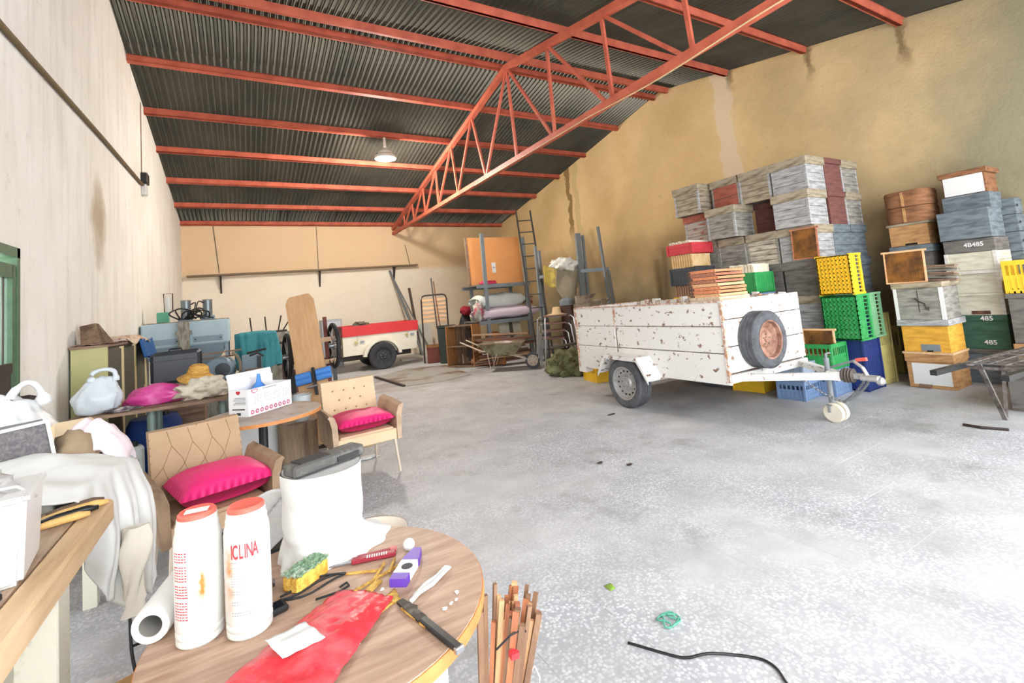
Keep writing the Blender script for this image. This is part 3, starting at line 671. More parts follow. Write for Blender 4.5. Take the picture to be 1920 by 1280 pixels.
# --- under the bench
b = B()
for s in range(4): b.tube([(-.62+.10*s*.5+.12*cos(k*.6+s), 2.25+.14*sin(k*.6+s)+.02*k, .006+.001*s) for k in range(9)], .004, 5)
tag(b.build('cable_coil', MBLK, smooth=True), 'loose black cable coiled on the floor under the bench', 'cable')
b = B(); b.tube([(-.43, 2.5, .42), (-.42, 2.46, .25), (-.4, 2.42, .16), (-.38, 2.4, .01)], .006, 6, sm=5); b.tube([(-.42, 2.46, .25), (-.3, 2.5, .24), (-.2, 2.6, .20), (-.12, 2.62, .01)], .005, 6)
tag(b.build('black_lead', MBLK, smooth=True), 'black electric lead dangling below the hem of the bee suit', 'cable')
b = B(); b.blob((-.56, 2.52, .07), (.10, .085, .07), .2, 2.2, 9, 3, flat=.003)
tag(b.build('white_packet', mat('print_white', (216, 216, 222), .5, rgb2=(120, 96, 130), thr=(.6, .7), scale=10), smooth=True), 'white printed packet on the floor below the bee suit', 'packet')
MCARD = mat('brown_card', (196, 158, 106), .85, vary=.06, scale=6)
t = thing('cardboard_box', 'open brown cardboard box on the floor left under the round table', 'box', (-.37, 2.20, 0), RAD(25)); t.scale = (1, 1, .8)
b = B()
for c, d in (((0, -.12, .14), (.34, .006, .28)), ((0, .12, .14), (.34, .006, .28)), ((-.17, 0, .14), (.006, .24, .28)), ((.17, 0, .14), (.006, .24, .28)), ((0, 0, .004), (.34, .24, .006))): b.box(c, d)
b.build('carton', MCARD, t); b = B(); b.box((-.215, 0, .30), (.10, .24, .005), rot=(0, .5, 0)); b.build('flap', MCARD, t)
b = B(); b.box((0, -.16, .315), (.34, .10, .005), rot=(.55, 0, 0)); b.build('flap', MCARD, t)
t = thing('metal_frame', 'grey metal channel bar lying on the floor between bench and armchair', 'bar', (-.12, 2.75, 0), RAD(28))
b = B(); b.bx(-.45, .3, -.025, .025, 0, .045); b.build('channel', MGALV, t); B().bx(.3, .315, -.03, .03, 0, .06).build('end_plate', MGALV, t)
# ================================================================== ARMCHAIRS, TABLES
MTAN = mat('tan_upholstery', (176, 148, 118), .9, vary=.06, scale=5, bump=.1, bscale=60)
MTAND = mat('tan_worn_arm', (150, 124, 100), .9, rgb2=(112, 90, 72), thr=(.45, .7), scale=6, bump=.15, bscale=40)
MSEAM = mat('stitch_seam', (150, 122, 94), .9)
MPINK = mat('hot_pink_fabric', (226, 40, 116), .55, vary=.06, scale=6, bump=.12, bscale=16)
MLEGW = mat('pale_wood_leg', (206, 190, 172), .5, .1, vary=.08)
MBEIGE = mat('beige_upholstery', (210, 184, 152), .88, vary=.05, scale=5, bump=.1, bscale=50)
MBEIGED = mat('beige_worn_arm', (184, 158, 132), .9, rgb2=(148, 124, 104), thr=(.45, .72), scale=5, bump=.15)
def armchair(label, loc, rz, mb, ma, style):
    t = thing('armchair', label, 'armchair', loc, rz, 'upholstered armchairs with pink cushions')
    W, D = .25, .27
    B().bx(-W, W, -D, D-.02, .31, .40, bev=.02).build('seat', mb, t, smooth='auto')
    # backrest: slightly curved panel leaning back
    def bk(u, v):
        x = (u-.5)*2*(W+.005-.0*v); z = .36+.455*v; y = D-.055+.12*v - .02*(1-(2*u-1)**2)
        f = 0
        if style == 'tuft':
            for r in range(3):
                for c in range(4 if r % 2 == 0 else 3):
                    uu = (.2+c*.2) if r % 2 == 0 else (.3+c*.2); vv = .42+r*.19
                    d2 = ((u-uu)*.5)**2+((v-vv)*.5)**2; f += .016*math.exp(-d2/.0006)
        return (x, y-.03+f, z)
    b = B(); b.grid(bk, 44, 40); b.grid(lambda u, v: (lambda p: (p[0], D-.055+.12*v+.045, p[2]))(bk(1-u, v)), 6, 6)
    for a, c in (((-W-.005, 0), 0), ((W+.005, 0), 1)):
        b.grid(lambda u, v: (bk(c, v)[0], bk(c, v)[1]+(D-.055+.12*v+.045-bk(c, v)[1])*u, bk(c, v)[2]), 2, 10)
    b.grid(lambda u, v: (bk(u, 1)[0], bk(u, 1)[1]+(D-.055+.12+.045-bk(u, 1)[1])*v, bk(u, 1)[2]), 10, 2)
    bmesh.ops.remove_doubles(b.bm, verts=b.bm.verts[:], dist=.001)
    bo = b.build('backrest', mb, t, smooth='auto')
    if style == 'diamond':
        b = B()
        def seam(pts): b.tube([(lambda p: (p[0], p[1]-.0005, p[2]))(bk(*q)) for q in pts], .0019, 5)
        for k in range(4):
            u0 = .12+.22*k
            seam([(u0+.06, .98), (u0+.1, .78), (u0+.0, .52), (u0+.06, .3)]); seam([(u0, .52), (u0-.1, .40), (u0-.08, .3)])
            if k < 3: seam([(u0+.1, .78), (u0+.2, .60), (u0+.22, .52)])
        b.build('stitching', MSEAM, bo, smooth=True)
    else:
        for r in range(3):
            for c in range(4 if r % 2 == 0 else 3):
                uu = (.2+c*.2) if r % 2 == 0 else (.3+c*.2); vv = .42+r*.19; p = bk(uu, vv)
                B().blob((p[0], p[1]-.002, p[2]), (.009, .006, .009), 0, sub=2).build('button', MSEAM, bo, smooth=True)
    for s in (-1, 1):      # arm: side wall flaring outwards at its top roll
        def arm(u, v, s=s):
            y = -D-.02+(2*D-.02)*u
            prof = [(.0, .29), (-.005, .40), (.0, .52), (.025, .585), (.075, .605), (.09, .59), (.075, .575), (.055, .50), (.05, .40), (.045, .29)]
            k = v*(len(prof)-1); i = min(int(k), len(prof)-2); f = k-i
            x = prof[i][0]*(1-f)+prof[i+1][0]*f; z = prof[i][1]*(1-f)+prof[i+1][1]*f
            return (s*(W+.012+x*.85), y, z+.02*u+(.006*noise.noise(Vector((u*3, v*3, s)))))
        b = B(); b.grid(arm, 10, 27)
        for uu in (0, 1):
            f = [b._v(arm(uu, j/27)) for j in range(28)]; b.face(f)
        b.build('armrest', ma, t, smooth='auto')
    for s in (-1, 1):
        B().cyl((s*.245, -.25, .31), (s*.27, -.28, 0), .014, .009, 10).build('leg', MLEGW, t, smooth='auto')
        B().cyl((s*.22, .22, .31), (s*.24, .29, 0), .014, .009, 10).build('leg', MLEGW, t, smooth='auto')
    B().bx(-W-.01, W+.01, -D-.01, -D+.015, .29, .385, bev=.006).build('front_rail', mb, t)
    return t
def cushion(label, loc, rz, sx, sy, h, seed):
    b = B(); b.grid(lambda u, v: (lambda a, c: (a*sx, c*sy, h*.5+h*.5*(max(0, 1-abs(a)**3.2)*max(0, 1-abs(c)**3.2))**.5*(1+.12*noise.noise(Vector((a*2, c*2, seed))))))(2*u-1, 2*v-1), 24, 20)
    b.grid(lambda u, v: (lambda a, c: (a*sx, c*sy, h*.5-h*.5*(max(0, 1-abs(a)**3.2)*max(0, 1-abs(c)**3.2))**.5))(2*u-1, 2*v-1), 12, 10)
    bmesh.ops.remove_doubles(b.bm, verts=b.bm.verts[:], dist=.0015)
    o = b.build('seat_cushion', MPINK, smooth=True); o.location = loc; o.rotation_euler = (0, 0, rz)
    tag(o, label, 'cushion', 'hot pink seat cushions'); return o
C1 = (-.215, 3.59, 0); A1 = RAD(17)
armchair('tan armchair with diamond-stitched back and brown worn arms, nearer the camera', C1, A1, MTAN, MTAND, 'diamond')
cushion('shiny hot pink cushion on the tan diamond-stitched armchair', (C1[0]+.05, C1[1]-.03, .408), A1, .25, .24, .19, 1)
C2 = (.895, 4.66, 0); A2 = RAD(5)
armchair('beige button-tufted armchair standing in the open floor beside the wood block', C2, A2, MBEIGE, MBEIGED, 'tuft')
cushion('creased hot pink cushion on the beige tufted armchair', (C2[0]+.01, C2[1]-.04, .408), A2, .25, .24, .15, 2)
b = B(); b.blob((0, 0, 0), (.2, .18, .05), .15, 2, 5, 3); 
tag(b.build('straw_basket', mat('straw', (208, 176, 122), .9, rgb2=(170, 136, 84), scale=30, bump=.5, stretch=(1, 1, 6)), smooth=True, loc=(.93, 4.72, .255)), 'flattened straw bag tucked up under the beige tufted armchair', 'bag')
b = B(); b.blob((1.02, 5.02, .012), (.10, .05, .012), .4, 2, 5, 3, flat=.001)
tag(b.build('paper_scrap', MWPAPER, smooth=True), 'scrap of white paper on the floor behind the beige armchair', 'paper')
# --- round table 2 on a black column, carton with blue funnel
t = thing('pedestal_table', 'small round pedestal table with orange edge behind the tan armchair, holding a carton', 'table', (.106, 4.50, 0)); t.scale = (1.06, 1.06, .945)
B().lathe([(0, .722), (.415, .722), (.42, .735), (.415, .747), (0, .75)], 56).build('table_top', mat('worn_formica', (176, 164, 154), .5, rgb2=(150, 122, 100), thr=(.45, .65), scale=5), t)
B().lathe([(.412, .716), (.424, .718), (.424, .743), (.412, .745)], 56, caps=False).build('edge_band', MEDGE, t)
B().cyl((0, 0, .02), (0, 0, .722), .032, n=20).build('column', MBLK, t, smooth='auto')
B().lathe([(0, 0), (.2, 0), (.2, .012), (.05, .03), (0, .03)], 28).build('foot', MBLK, t, smooth='auto')
MCART = mat('carton_white', (232, 230, 230), .7, vary=.03, scale=5)
MPNK = mat('pink_print', (206, 96, 132), .6)
t = thing('carton', 'white printed carton with a row of pink circles, standing open on the pedestal table', 'box', (.106, 4.64, .7095), RAD(43)); t.scale = (1.06, 1.06, 1.06)
LX, LY, LH = .215, .095, .20
b = B()
for c, d in (((0, -LY, LH/2), (2*LX, .005, LH)), ((0, LY, LH/2+.03), (2*LX, .005, LH+.06)), ((-LX, 0, LH/2), (.005, 2*LY, LH)), ((LX, 0, LH/2), (.005, 2*LY, LH)), ((0, 0, .003), (2*LX, 2*LY, .005))): b.box(c, d)
b.build('carton_body', MCART, t)
b = B()
for i in range(9):
    b.at((-LX+.03+i*.045, -LY-.0035, .028), (RAD(90), 0, 0)); b.lathe([(0, 0), (.017, 0), (.017, .001), (0, .001)], 16)
b.at(); b.build('print_circles', MPNK, t)
b = B()
for i in range(9): b.at((-LX+.03+i*.045, -LY-.0042, .028), (RAD(90), 0, 0)); b.lathe([(0, 0), (.008, 0), (.008, .001), (0, .001)], 12)
b.at(); b.build('circle_icons', MWPAPER, t)
b = B()
for r in range(5):
    for c in range(4):
        for q in range(3):
            if (r+c+q) % 5: b.bx(-LX+.05+c*.095+q*.026, -LX+.05+c*.095+q*.026+.018, -LY-.004, -LY-.0025, .145-r*.014-c*.002, .148-r*.014-c*.002)
b.build('print_lines', MGREYINK, t)
def shield(x): return [(x-.03, -LY-.003, .195), (x+.03, -LY-.003, .195), (x+.03, -LY-.003, .178), (x, -LY-.003, .162), (x-.03, -LY-.003, .178)]
b = B(); b.prism(shield(-LX+.055), 0, (0, -.001, 0)); b.build('shield_emblem', MPNK, t)
b = B(); b.prism([(x, y-.0015, z) for x, y, z in [(-LX+.033, -LY-.003, .19), (-LX+.077, -LY-.003, .19), (-LX+.077, -LY-.003, .18), (-LX+.055, -LY-.003, .168), (-LX+.033, -LY-.003, .18)]], 0, (0, -.0008, 0)); b.build('shield_inner', MCART, t)
b = B(); b.bx(-LX+.155, -LX+.27, -LY-.004, -LY-.0025, .182, .189); b.prism([(-LX+.135, -LY-.003, .192), (-LX+.15, -LY-.003, .192), (-LX+.142, -LY-.003, .176)], 0, (0, -.001, 0)); b.build('brand_line', MGREYINK, t)
b = B(); b.prism([(-LX-.003, .02, .19), (-LX-.003, -.02, .19), (-LX-.003, -.02, .175), (-LX-.003, 0, .162), (-LX-.003, .02, .175)], 0, (-.001, 0, 0)); b.build('side_emblem', MINK, t)
b = B(); b.bx(-LX-.004, -LX-.0025, -.06, .06, .05, .058); b.bx(-LX-.004, -LX-.0025, -.02, .02, .01, .03)
for r in range(6): b.bx(-LX-.004, -LX-.0025, -.07, .05-.01*(r % 3), .09+r*.01, .0925+r*.01)
b.build('side_print', MINK2, t)
b = B(); b.box((0, LY+.012, LH+.075), (2*LX, .004, .08), rot=(-.25, 0, 0)); b.build('flap', MCART, t)
t = thing('funnel', 'blue plastic funnel upside down in the white carton', 'funnel', (.09, 4.65, .716))
b = B(); R = []
for r, z in ((.095, .13), (.10, .135), (.02, .235), (.012, .30), (.0105, .30), (.018, .233), (.094, .13)): R.append([b._v((r*cos(2*pi*i/28), r*sin(2*pi*i/28), z)) for i in range(28)])
b.skin(R, closed=True); b.build('cone', MBLUE, t, smooth='auto'); b = B(); b.cyl((0, 0, 0), (0, 0, .14), .05, .075, 16); b.build('rim_stand', MBLUE, t, smooth='auto')
# white slab cabinet behind the table column
t = thing('white_fridge', 'small white appliance cabinet standing behind the pedestal table', 'appliance', (.06, 5.25, 0), RAD(2))
B().bx(-.20, .27, -.02, .30, .0, .64, bev=.006).build('casing', MWHITE, t); B().bx(.17, .24, -.026, -.02, .02, .62).build('door_strip', MWDRUM, t); B().bx(-.20, .27, -.02, .3, .64, .66).build('lid', MGALV, t)
# --- table 1: board on pipe legs with its clutter
MOLD = wood('old_board', (150, 124, 104), (112, 88, 72), grain=(1.5, 14, 14))
t = thing('board_table', 'long wooden board table on grey pipe legs before the green cabinet', 'table', (-.70, 5.42, 0))
for i in range(3): B().bx(-.56, .54, -.30+i*.19, -.30+i*.19+.188, .775, .80).build('plank', MOLD, t)
for x in (-.03, -.5, .5):
    B().cyl((x, -.18, 0), (x, -.18, .775), .032, n=14).build('leg', mat('green_grey_pipe', (128, 146, 140), .4, .3, vary=.1), t, smooth='auto')
    B().cyl((x, .2, 0), (x, .2, .775), .032, n=14).build('leg', MATS['green_grey_pipe'], t, smooth='auto')
t = thing('shopping_bag', 'translucent pale blue-white plastic bag with cut-out handle standing on the board table', 'bag', (-1.10, 5.30, .80), RAD(10))
b = B(); b.blob((0, 0, .14), (.17, .10, .17), .1, 2, 12, 4, flat=.002, fn=lambda p: Vector((p.x*(1-.28*max(0, p.z)/.17)+.03*max(0, p.z)/.17, p.y*(1-.7*max(0, p.z)/.17), p.z))); b.build('bag_body', mat('bluish_film', (214, 224, 232), .35, vary=.04, bump=.4, bscale=12), t, smooth=True)
b = B(); b.tube([(-.04, 0, .27), (-.03, 0, .34), (.04, 0, .365), (.11, 0, .34), (.12, 0, .26)], .014, 8, radii=[.03, .018, .016, .018, .028], sm=5); b.build('handle', MATS['bluish_film'], t, smooth=True)
b = B(); b.blob((-.67, 5.46, .86), (.27, .14, .095), .13, 2.2, 4, 4, flat=.802, fn=lambda p: Vector((p.x, p.y, p.z*(1.15-.5*max(0, p.x)/.27))))
tag(b.build('pink_bag', mat('magenta_film', (212, 72, 150), .3, rgb2=(232, 128, 186), thr=(.5, .8), scale=7, bump=.5, bscale=10), smooth=True), 'magenta plastic bag lying full on the board table', 'bag')
b = B(); b.blob((-.36, 5.38, .87), (.22, .15, .11), .3, 2.8, 14, 4, flat=.802)
tag(b.build('cream_clothes', mat('cream_cotton', (212, 202, 184), .9, rgb2=(150, 138, 120), thr=(.5, .75), scale=9, bump=.4, bscale=18), smooth=True), 'crumpled cream work clothes heaped at the right end of the board table', 'clothes')
t = thing('sun_hat', 'yellow straw sun hat sitting on the cream work clothes', 'hat', (-.40, 5.45, .985), rot=(RAD(12), RAD(8), 0))
MSTRAW = mat('yellow_straw', (214, 168, 86), .85, rgb2=(184, 132, 60), scale=14, bump=.4, bscale=60, stretch=(1, 1, 5))
b = B(); b.lathe([(0, .12), (.055, .118), (.078, .10), (.088, .04), (.125, .012), (.165, -.012), (.163, -.016), (.12, .006), (.082, .034), (0, .10)], 36); b.build('straw_body', MSTRAW, t, smooth=True)
B().lathe([(.0885, .04), (.0905, .042), (.0895, .06), (.087, .06)], 36, caps=False).build('hat_band', mat('straw_band', (200, 150, 70), .8), t, smooth=True)
b = B(); b.blob((-.93, 5.24, .815), (.12, .05, .02), .4, 3, 15, 3, flat=.802)
tag(b.build('dark_cloth', mat('plum_cloth', (92, 80, 90), .9, rgb2=(190, 184, 180), scale=12), smooth=True), 'dark plum and white scarf along the front edge of the board table', 'scarf')
b = B(); b.grid(lambda u, v: (-1.24+.12*u, 5.105-.006*sin(u*9), .80-.10*v+(.003 if v < .1 else 0)), 10, 6, th=.006)
tag(b.build('orange_rag', mat('orange_cloth', (232, 104, 52), .9, vary=.08), smooth=True), 'bright orange cloth hanging over the front left edge of the board table', 'cloth')
# things under the board table
t = thing('blue_drum', 'dark blue plastic drum standing under the board table', 'drum', (-.80, 5.93, 0)); t.scale = (.95, .95, 1)
B().lathe([(.0, 0), (.22, 0), (.235, .02), (.245, .15), (.235, .28), (.245, .42), (.235, .55), (.2, .62), (.06, .64), (0, .64)], 32).build('barrel', mat('navy_plastic', (28, 62, 128), .45, vary=.1), t, smooth='auto')
B().cyl((.1, -.05, .63), (.1, -.05, .66), .035, n=16).build('bung', MBLK, t)
t = thing('white_jerrycan', 'white plastic container with a green label under the board table', 'canister', (-.93, 5.40, 0), RAD(12))
B().bx(-.12, .12, -.08, .08, 0, .46, bev=.02).build('can', MWDRUM, t, smooth='auto'); B().bx(-.08, .08, -.083, -.079, .22, .36).build('label_patch', mat('label_green', (120, 150, 110), .6, rgb2=(220, 220, 210), scale=14), t)
B().cyl((.05, 0, .46), (.05, 0, .50), .03, n=14).build('cap', MBLK, t)
t = thing('black_crate', 'black plastic crate in the shade under the board table', 'crate', (-1.21, 5.46, 0))
B().bx(-.16, .14, -.12, .2, 0, .5, bev=.01).build('box', MBLK, t); B().bx(-.17, .15, -.13, .21, .47, .51).build('rim', MBLK2, t)
b = B(); b.blob((-.5, 5.25, .55), (.13, .08, .03), .3, 2, 3, 3)
tag(b.build('pink_slipper', mat('pinkish', (206, 150, 190), .6, rgb2=(230, 226, 230), scale=8), smooth=True, loc=(0, 0, 0)), 'pink and white plastic wrap piled before the blue drum', 'wrapping')
t = thing('fabric_pile', 'stool piled with printed fabric in front of the blue drum', 'stool', (-.52, 5.22, 0))
for x in (-.1, .1):
    for y in (-.07, .07): B().cyl((x, y, 0), (x, y, .48), .012, n=8).build('leg', MGALV, t)
B().bx(-.14, .14, -.10, .10, .48, .525).build('seat', mat('floral_fabric', (190, 120, 140), .9, rgb2=(230, 226, 222), scale=20), t)
# bucket and wood block near sit-up bench
t = thing('wood_block', 'upright weathered wooden chopping block beside the beige tufted armchair', 'block', (.42, 5.17, 0), RAD(12)); t.scale = (.9, .9, 1)
b = B(); R = []
for k, z in enumerate((0, .1, .2, .3, .4, .46)):
    R.append([b._v(((.19+.012*noise.noise(Vector((i*.7, k*.3, 2))))*(1.0+.0*k)*cos(2*pi*i/24)*1.05, (.16+.014*noise.noise(Vector((i*.9, k*.2, 5))))*sin(2*pi*i/24), z)) for i in range(24)])
b.skin(R); b.build('log', wood('weathered_block', (150, 128, 104), (104, 84, 66), grain=(9, 9, 1.2), scale=2, bump=.5), t, smooth='auto')
B().lathe([(0, .461), (.17, .461), (.16, .468), (0, .468)], 24).build('cut_face', wood('block_top', (140, 124, 108), (110, 96, 84)), t)
t = thing('paint_bucket', 'pale grey-blue plastic bucket standing on the wooden block', 'bucket', (.46, 5.12, .47))
b = B(); R = []
for r, z in ((.062, 0), (.088, .235), (.094, .235), (.094, .245), (.084, .245), (.06, .01)): R.append([b._v((r*cos(2*pi*i/28), r*sin(2*pi*i/28), z)) for i in range(28)])
b.skin(R, closed=True); b.build('pail', mat('pale_pail', (182, 190, 192), .5, vary=.06), t, smooth='auto'); B().cyl((0, 0, .005), (0, 0, .012), .062, n=24).build('base', MATS['pale_pail'], t)
b = B(); b.tube([(-.09, 0, .235), (-.07, -.05, .27), (0, -.08, .285), (.07, -.05, .27), (.09, 0, .235)], .003, 5); b.build('handle', MSTEEL, t)
# ================================================================== WHITE TRAILER
MTRW = mat('chipped_white_paint', (222, 220, 216), .6, rgb2=(132, 104, 88), thr=(.60, .645), scale=11, bump=.12, stretch=(1, 1, 1.3))
MTRR = mat('rust_seam', (176, 132, 106), .8, rgb2=(222, 216, 208), thr=(.45, .62), scale=24)
MTYRE = mat('tyre_rubber', (92, 94, 98), .8, rgb2=(70, 70, 74), thr=(.4, .7), scale=10, bump=.15)
MTYRED = mat('tyre_black', (62, 62, 66), .8, vary=.15, scale=10, bump=.15)
MRIMW = mat('silver_rim', (176, 174, 172), .45, .4, rgb2=(130, 122, 116), thr=(.55, .75), scale=14)
MRIMR = mat('rusty_rim', (166, 128, 110), .75, rgb2=(118, 82, 66), thr=(.4, .65), scale=9, bump=.1)
MDARK = mat('dark_hole', (24, 22, 22), .9)
def wheel(parent, loc, rot, R, w, mt, mr, holes=12, name='wheel', dish=.02):
    """wheel about local z axis, outer face towards +z; tyre with tread grooves, dished rim and hub as sub-parts"""
    r = R*.66
    prof = [(r, -w/2+.01), (r+.02, -w/2), (R-.03, -w/2), (R-.008, -w/2+.02)]
    for k in range(4):
        z = -w/2+.03+(w-.06)*k/3.
        prof += [(R, z-.012), (R, z+.006), (R-.008, z+.008), (R-.008, z+.011)]
    prof += [(R-.008, w/2-.02), (R-.03, w/2), (r+.02, w/2), (r, w/2-.01)]
    b = B(); Rn = [[b._v((a*cos(2*pi*i/40), a*sin(2*pi*i/40), z)) for i in range(40)] for a, z in prof]
    b.skin(Rn, closed=True); ty = b.build(name, mt, parent, smooth='auto'); ty.location = loc; ty.rotation_euler = rot
    b = B(); b.lathe([(r+.004, w/2-.004), (r-.012, w/2-.006), (r-.02, w/2-.045), (r-.05, w/2-.055), (r*.62, w/2-.03-dish), (r*.45, w/2-.03-dish), (r*.36, w/2-.01-dish), (r*.16, w/2-.01-dish), (r*.14, w/2+.004-dish), (0, w/2+.006-dish)], 36, caps=False)
    b.build('rim', mr, ty, smooth='auto')
    b = B()
    for i in range(holes):
        a = 2*pi*i/holes; c = (r*.72*cos(a), r*.72*sin(a), w/2-.043-dish*.7)
        b.at(c); b.lathe([(0, .0), (.011, .0), (.011, .009), (0, .0095)], 10); b.at()
    b.build('vent_holes', MDARK, ty)
    b = B()
    for i in range(5):
        a = 2*pi*i/5+.3; b.at((r*.27*cos(a), r*.27*sin(a), w/2-.012-dish)); b.lathe([(0, 0), (.008, 0), (.008, .012), (0, .012)], 6); b.at()
    b.build('wheel_bolts', MSTEEL, ty)
    return ty
tx0, tx1, ty0, ty1, tz0, tz1 = 4.27, 5.66, 3.17, 5.66, .46, 1.25
t = thing('utility_trailer', 'big chipped white sheet-metal trailer with a spare wheel on its front, standing mid hall', 'trailer', (0, 0, 0))
def panel(nm, fx, p):   # sheet with three pressed bands
    return None
b = B()     # near side: three pressed bands with ridges
for k, (za, zb) in enumerate(((tz0, .71), (.72, .99), (1.0, tz1))):
    for (ya, yb) in ((ty0+.02, 4.80), (4.83, ty1-.02)): b.bx(tx0, tx0+.025, ya, yb, za, zb, bev=.006)
b.build('side_panel', MTRW, t)
b = B()
for k, (za, zb) in enumerate(((tz0, .71), (.72, .99), (1.0, tz1))): b.bx(tx1-.025, tx1, ty0+.02, ty1-.02, za, zb, bev=.006)
b.build('side_panel', MTRW, t)
b = B()
for za, zb in ((.52, .78), (.79, 1.06), (1.07, tz1+.015)): b.bx(tx0+.01, tx1-.01, ty0-.012, ty0+.014, za, zb, bev=.005)
b.build('front_panel', MTRW, t)
b = B()
for za, zb in ((.50, .74), (.75, .99), (1.0, tz1)): b.bx(tx0+.01, tx1-.01, ty1-.025, ty1, za, zb, bev=.006)
b.build('tailgate', MTRW, t)
B().bx(tx0+.02, tx1-.02, ty0+.02, ty1-.02, tz0, tz0+.03).build('load_floor', MTRR, t)
B().bx(tx0-.012, tx0+.02, ty0-.004, ty0+.026, tz0-.03, tz1-.01).build('corner_post', MTRR, t); B().bx(tx0-.012, tx0+.03, ty1-.03, ty1+.01, tz0-.06, tz1).build('corner_post', MTRR, t); B().bx(tx0-.006, tx0+.01, 4.80, 4.83, .98, tz1-.02).build('hinge_strip', MTRR, t)
b = B(); b.bx(tx0-.006, tx0+.03, ty0, ty1, tz0-.06, tz0+.005); b.bx(tx1-.03, tx1, ty0, ty1, tz0-.06, tz0); b.bx(tx0, tx1, ty1-.04, ty1, tz0-.10, tz0); b.bx(tx0, tx1, ty0-.02, ty0+.03, tz0-.04, tz0+.04); b.bx(tx0, tx1, 4.5, 4.58, .26, .34); b.bx(tx0+.2, tx0+.3, 4.5, 4.6, .3, tz0); b.bx(tx1-.3, tx1-.2, 4.5, 4.6, .3, tz0)
b.build('chassis', MTRW, t)
B().bx(tx0-.004, tx0+.12, ty1-.14, ty1+.02, .33, tz0-.0).build('rear_bracket', MTRW, t)
b = B()
b.bar((tx0+.01, ty0, tz1+.004), (tx0+.01, ty1, tz1+.004), .035, .016); b.bar((tx1-.01, ty0, tz1+.004), (tx1-.01, ty1, tz1+.004), .035, .016); b.bar((tx0, ty1, tz1+.004), (tx1, ty1, tz1+.004), .035, .016)
b.build('top_rail', MTRR, t)
# angular mudguard
yc = 4.55
g = [(yc-.47, .38), (yc-.30, .63), (yc+.26, .64), (yc+.42, .40)]
b = B()
for (ya, za), (yb, zb) in zip(g, g[1:]):
    b.hexa([(tx0-.24, ya, za), (tx0-.24, yb, zb), (tx0+.01, yb, zb), (tx0+.01, ya, za), (tx0-.24, ya, za+.012), (tx0-.24, yb, zb+.012), (tx0+.01, yb, zb+.012), (tx0+.01, ya, za+.012)])
    b.hexa([(tx0-.245, ya, za-.035), (tx0-.245, yb, zb-.035), (tx0-.235, yb, zb-.035), (tx0-.235, ya, za-.035), (tx0-.245, ya, za+.012), (tx0-.245, yb, zb+.012), (tx0-.235, yb, zb+.012), (tx0-.235, ya, za+.012)])
b.build('mudguard', MTRW, t)
wheel(t, (tx0-.10, yc, .305), (RAD(90), 0, RAD(-90)), .305, .18, MTYRE, MRIMW, 14)
wheel(t, (tx1+.10, yc, .305), (RAD(90), 0, RAD(90)), .305, .18, MTYRE, MRIMW, 14)
wheel(t, (4.74, ty0-.10, .82), (RAD(90), 0, 0), .30, .19, MTYRE, MRIMR, 10, 'spare_wheel', .05)
# drawbar
cx = 4.97; zb = .46
b = B(); b.bar((tx0+.06, ty0+.1, zb), (cx-.03, 2.50, zb+.0), .06, .065); b.bar((tx1-.06, ty0+.1, zb), (cx+.03, 2.50, zb), .06, .065); b.box((cx, 2.52, zb), (.11, .12, .085)); b.build('drawbar', MTRW, t)
b = B(); b.lathe([(.04, 0), (.066, .01), (.05, .022), (.069, .035), (.054, .047), (.071, .06), (.056, .072), (.07, .085), (.06, .10), (.03, .105)], 20, 'y'); b.build('rubber_bellows', mat('bellows', (96, 86, 80), .7, vary=.2), t, smooth='auto', loc=(cx, 2.355, zb+.01))
b = B(); b.bar((cx, 2.38, zb+.01), (cx, 2.28, zb+.01), .05, .05); b.box((cx, 2.23, zb), (.075, .16, .05), bev=.012); b.box((cx, 2.15, zb-.02), (.07, .07, .07), bev=.02); b.build('coupling_head', MRIMW, t)
b = B(); b.bar((cx, 2.25, zb+.02), (cx+.02, 2.29, zb+.09), .03, .015); b.bar((cx+.02, 2.29, zb+.09), (cx+.03, 2.36, zb+.14), .03, .015); b.build('coupling_lever', MRIMW, t)
b = B(); b.bar((cx+.08, 2.62, zb+.05), (cx+.06, 2.35, zb+.15), .035, .02); b.build('handbrake_lever', MGALV, t); b = B(); b.bar((cx+.06, 2.35, zb+.15), (cx+.05, 2.26, zb+.165), .03, .03); b.build('red_grip', MREDCAP, t)
b = B(); b.cyl((cx+.02, 2.60, .16), (cx+.02, 2.60, .62), .024, n=14); b.cyl((cx+.02, 2.60, .62), (cx+.02, 2.60, .66), .012, n=8); b.bar((cx+.02, 2.60, .66), (cx+.10, 2.60, .66), .014); b.box((cx+.02, 2.60, .45), (.08, .07, .06)); b.build('jockey_post', MGALV, t)
b = B(); b.bar((cx-.04, 2.6, .10), (cx-.04, 2.6, .17), .03, .01); b.bar((cx+.10, 2.6, .10), (cx+.10, 2.6, .17), .03, .01); b.box((cx+.03, 2.6, .17), (.16, .05, .012)); b.build('wheel_fork', MGALV, t)
for s in (-.02, .065):
    o = B().lathe([(0, -.022), (.085, -.022), (.095, -.012), (.095, .012), (.085, .022), (.06, .022), (.05, .012), (.02, .012), (.02, .024), (0, .024)], 28, 'x').build('jockey_wheel', mat('cream_wheel', (216, 208, 190), .6, vary=.06), t, smooth='auto', loc=(cx+s+.01, 2.58, .095))
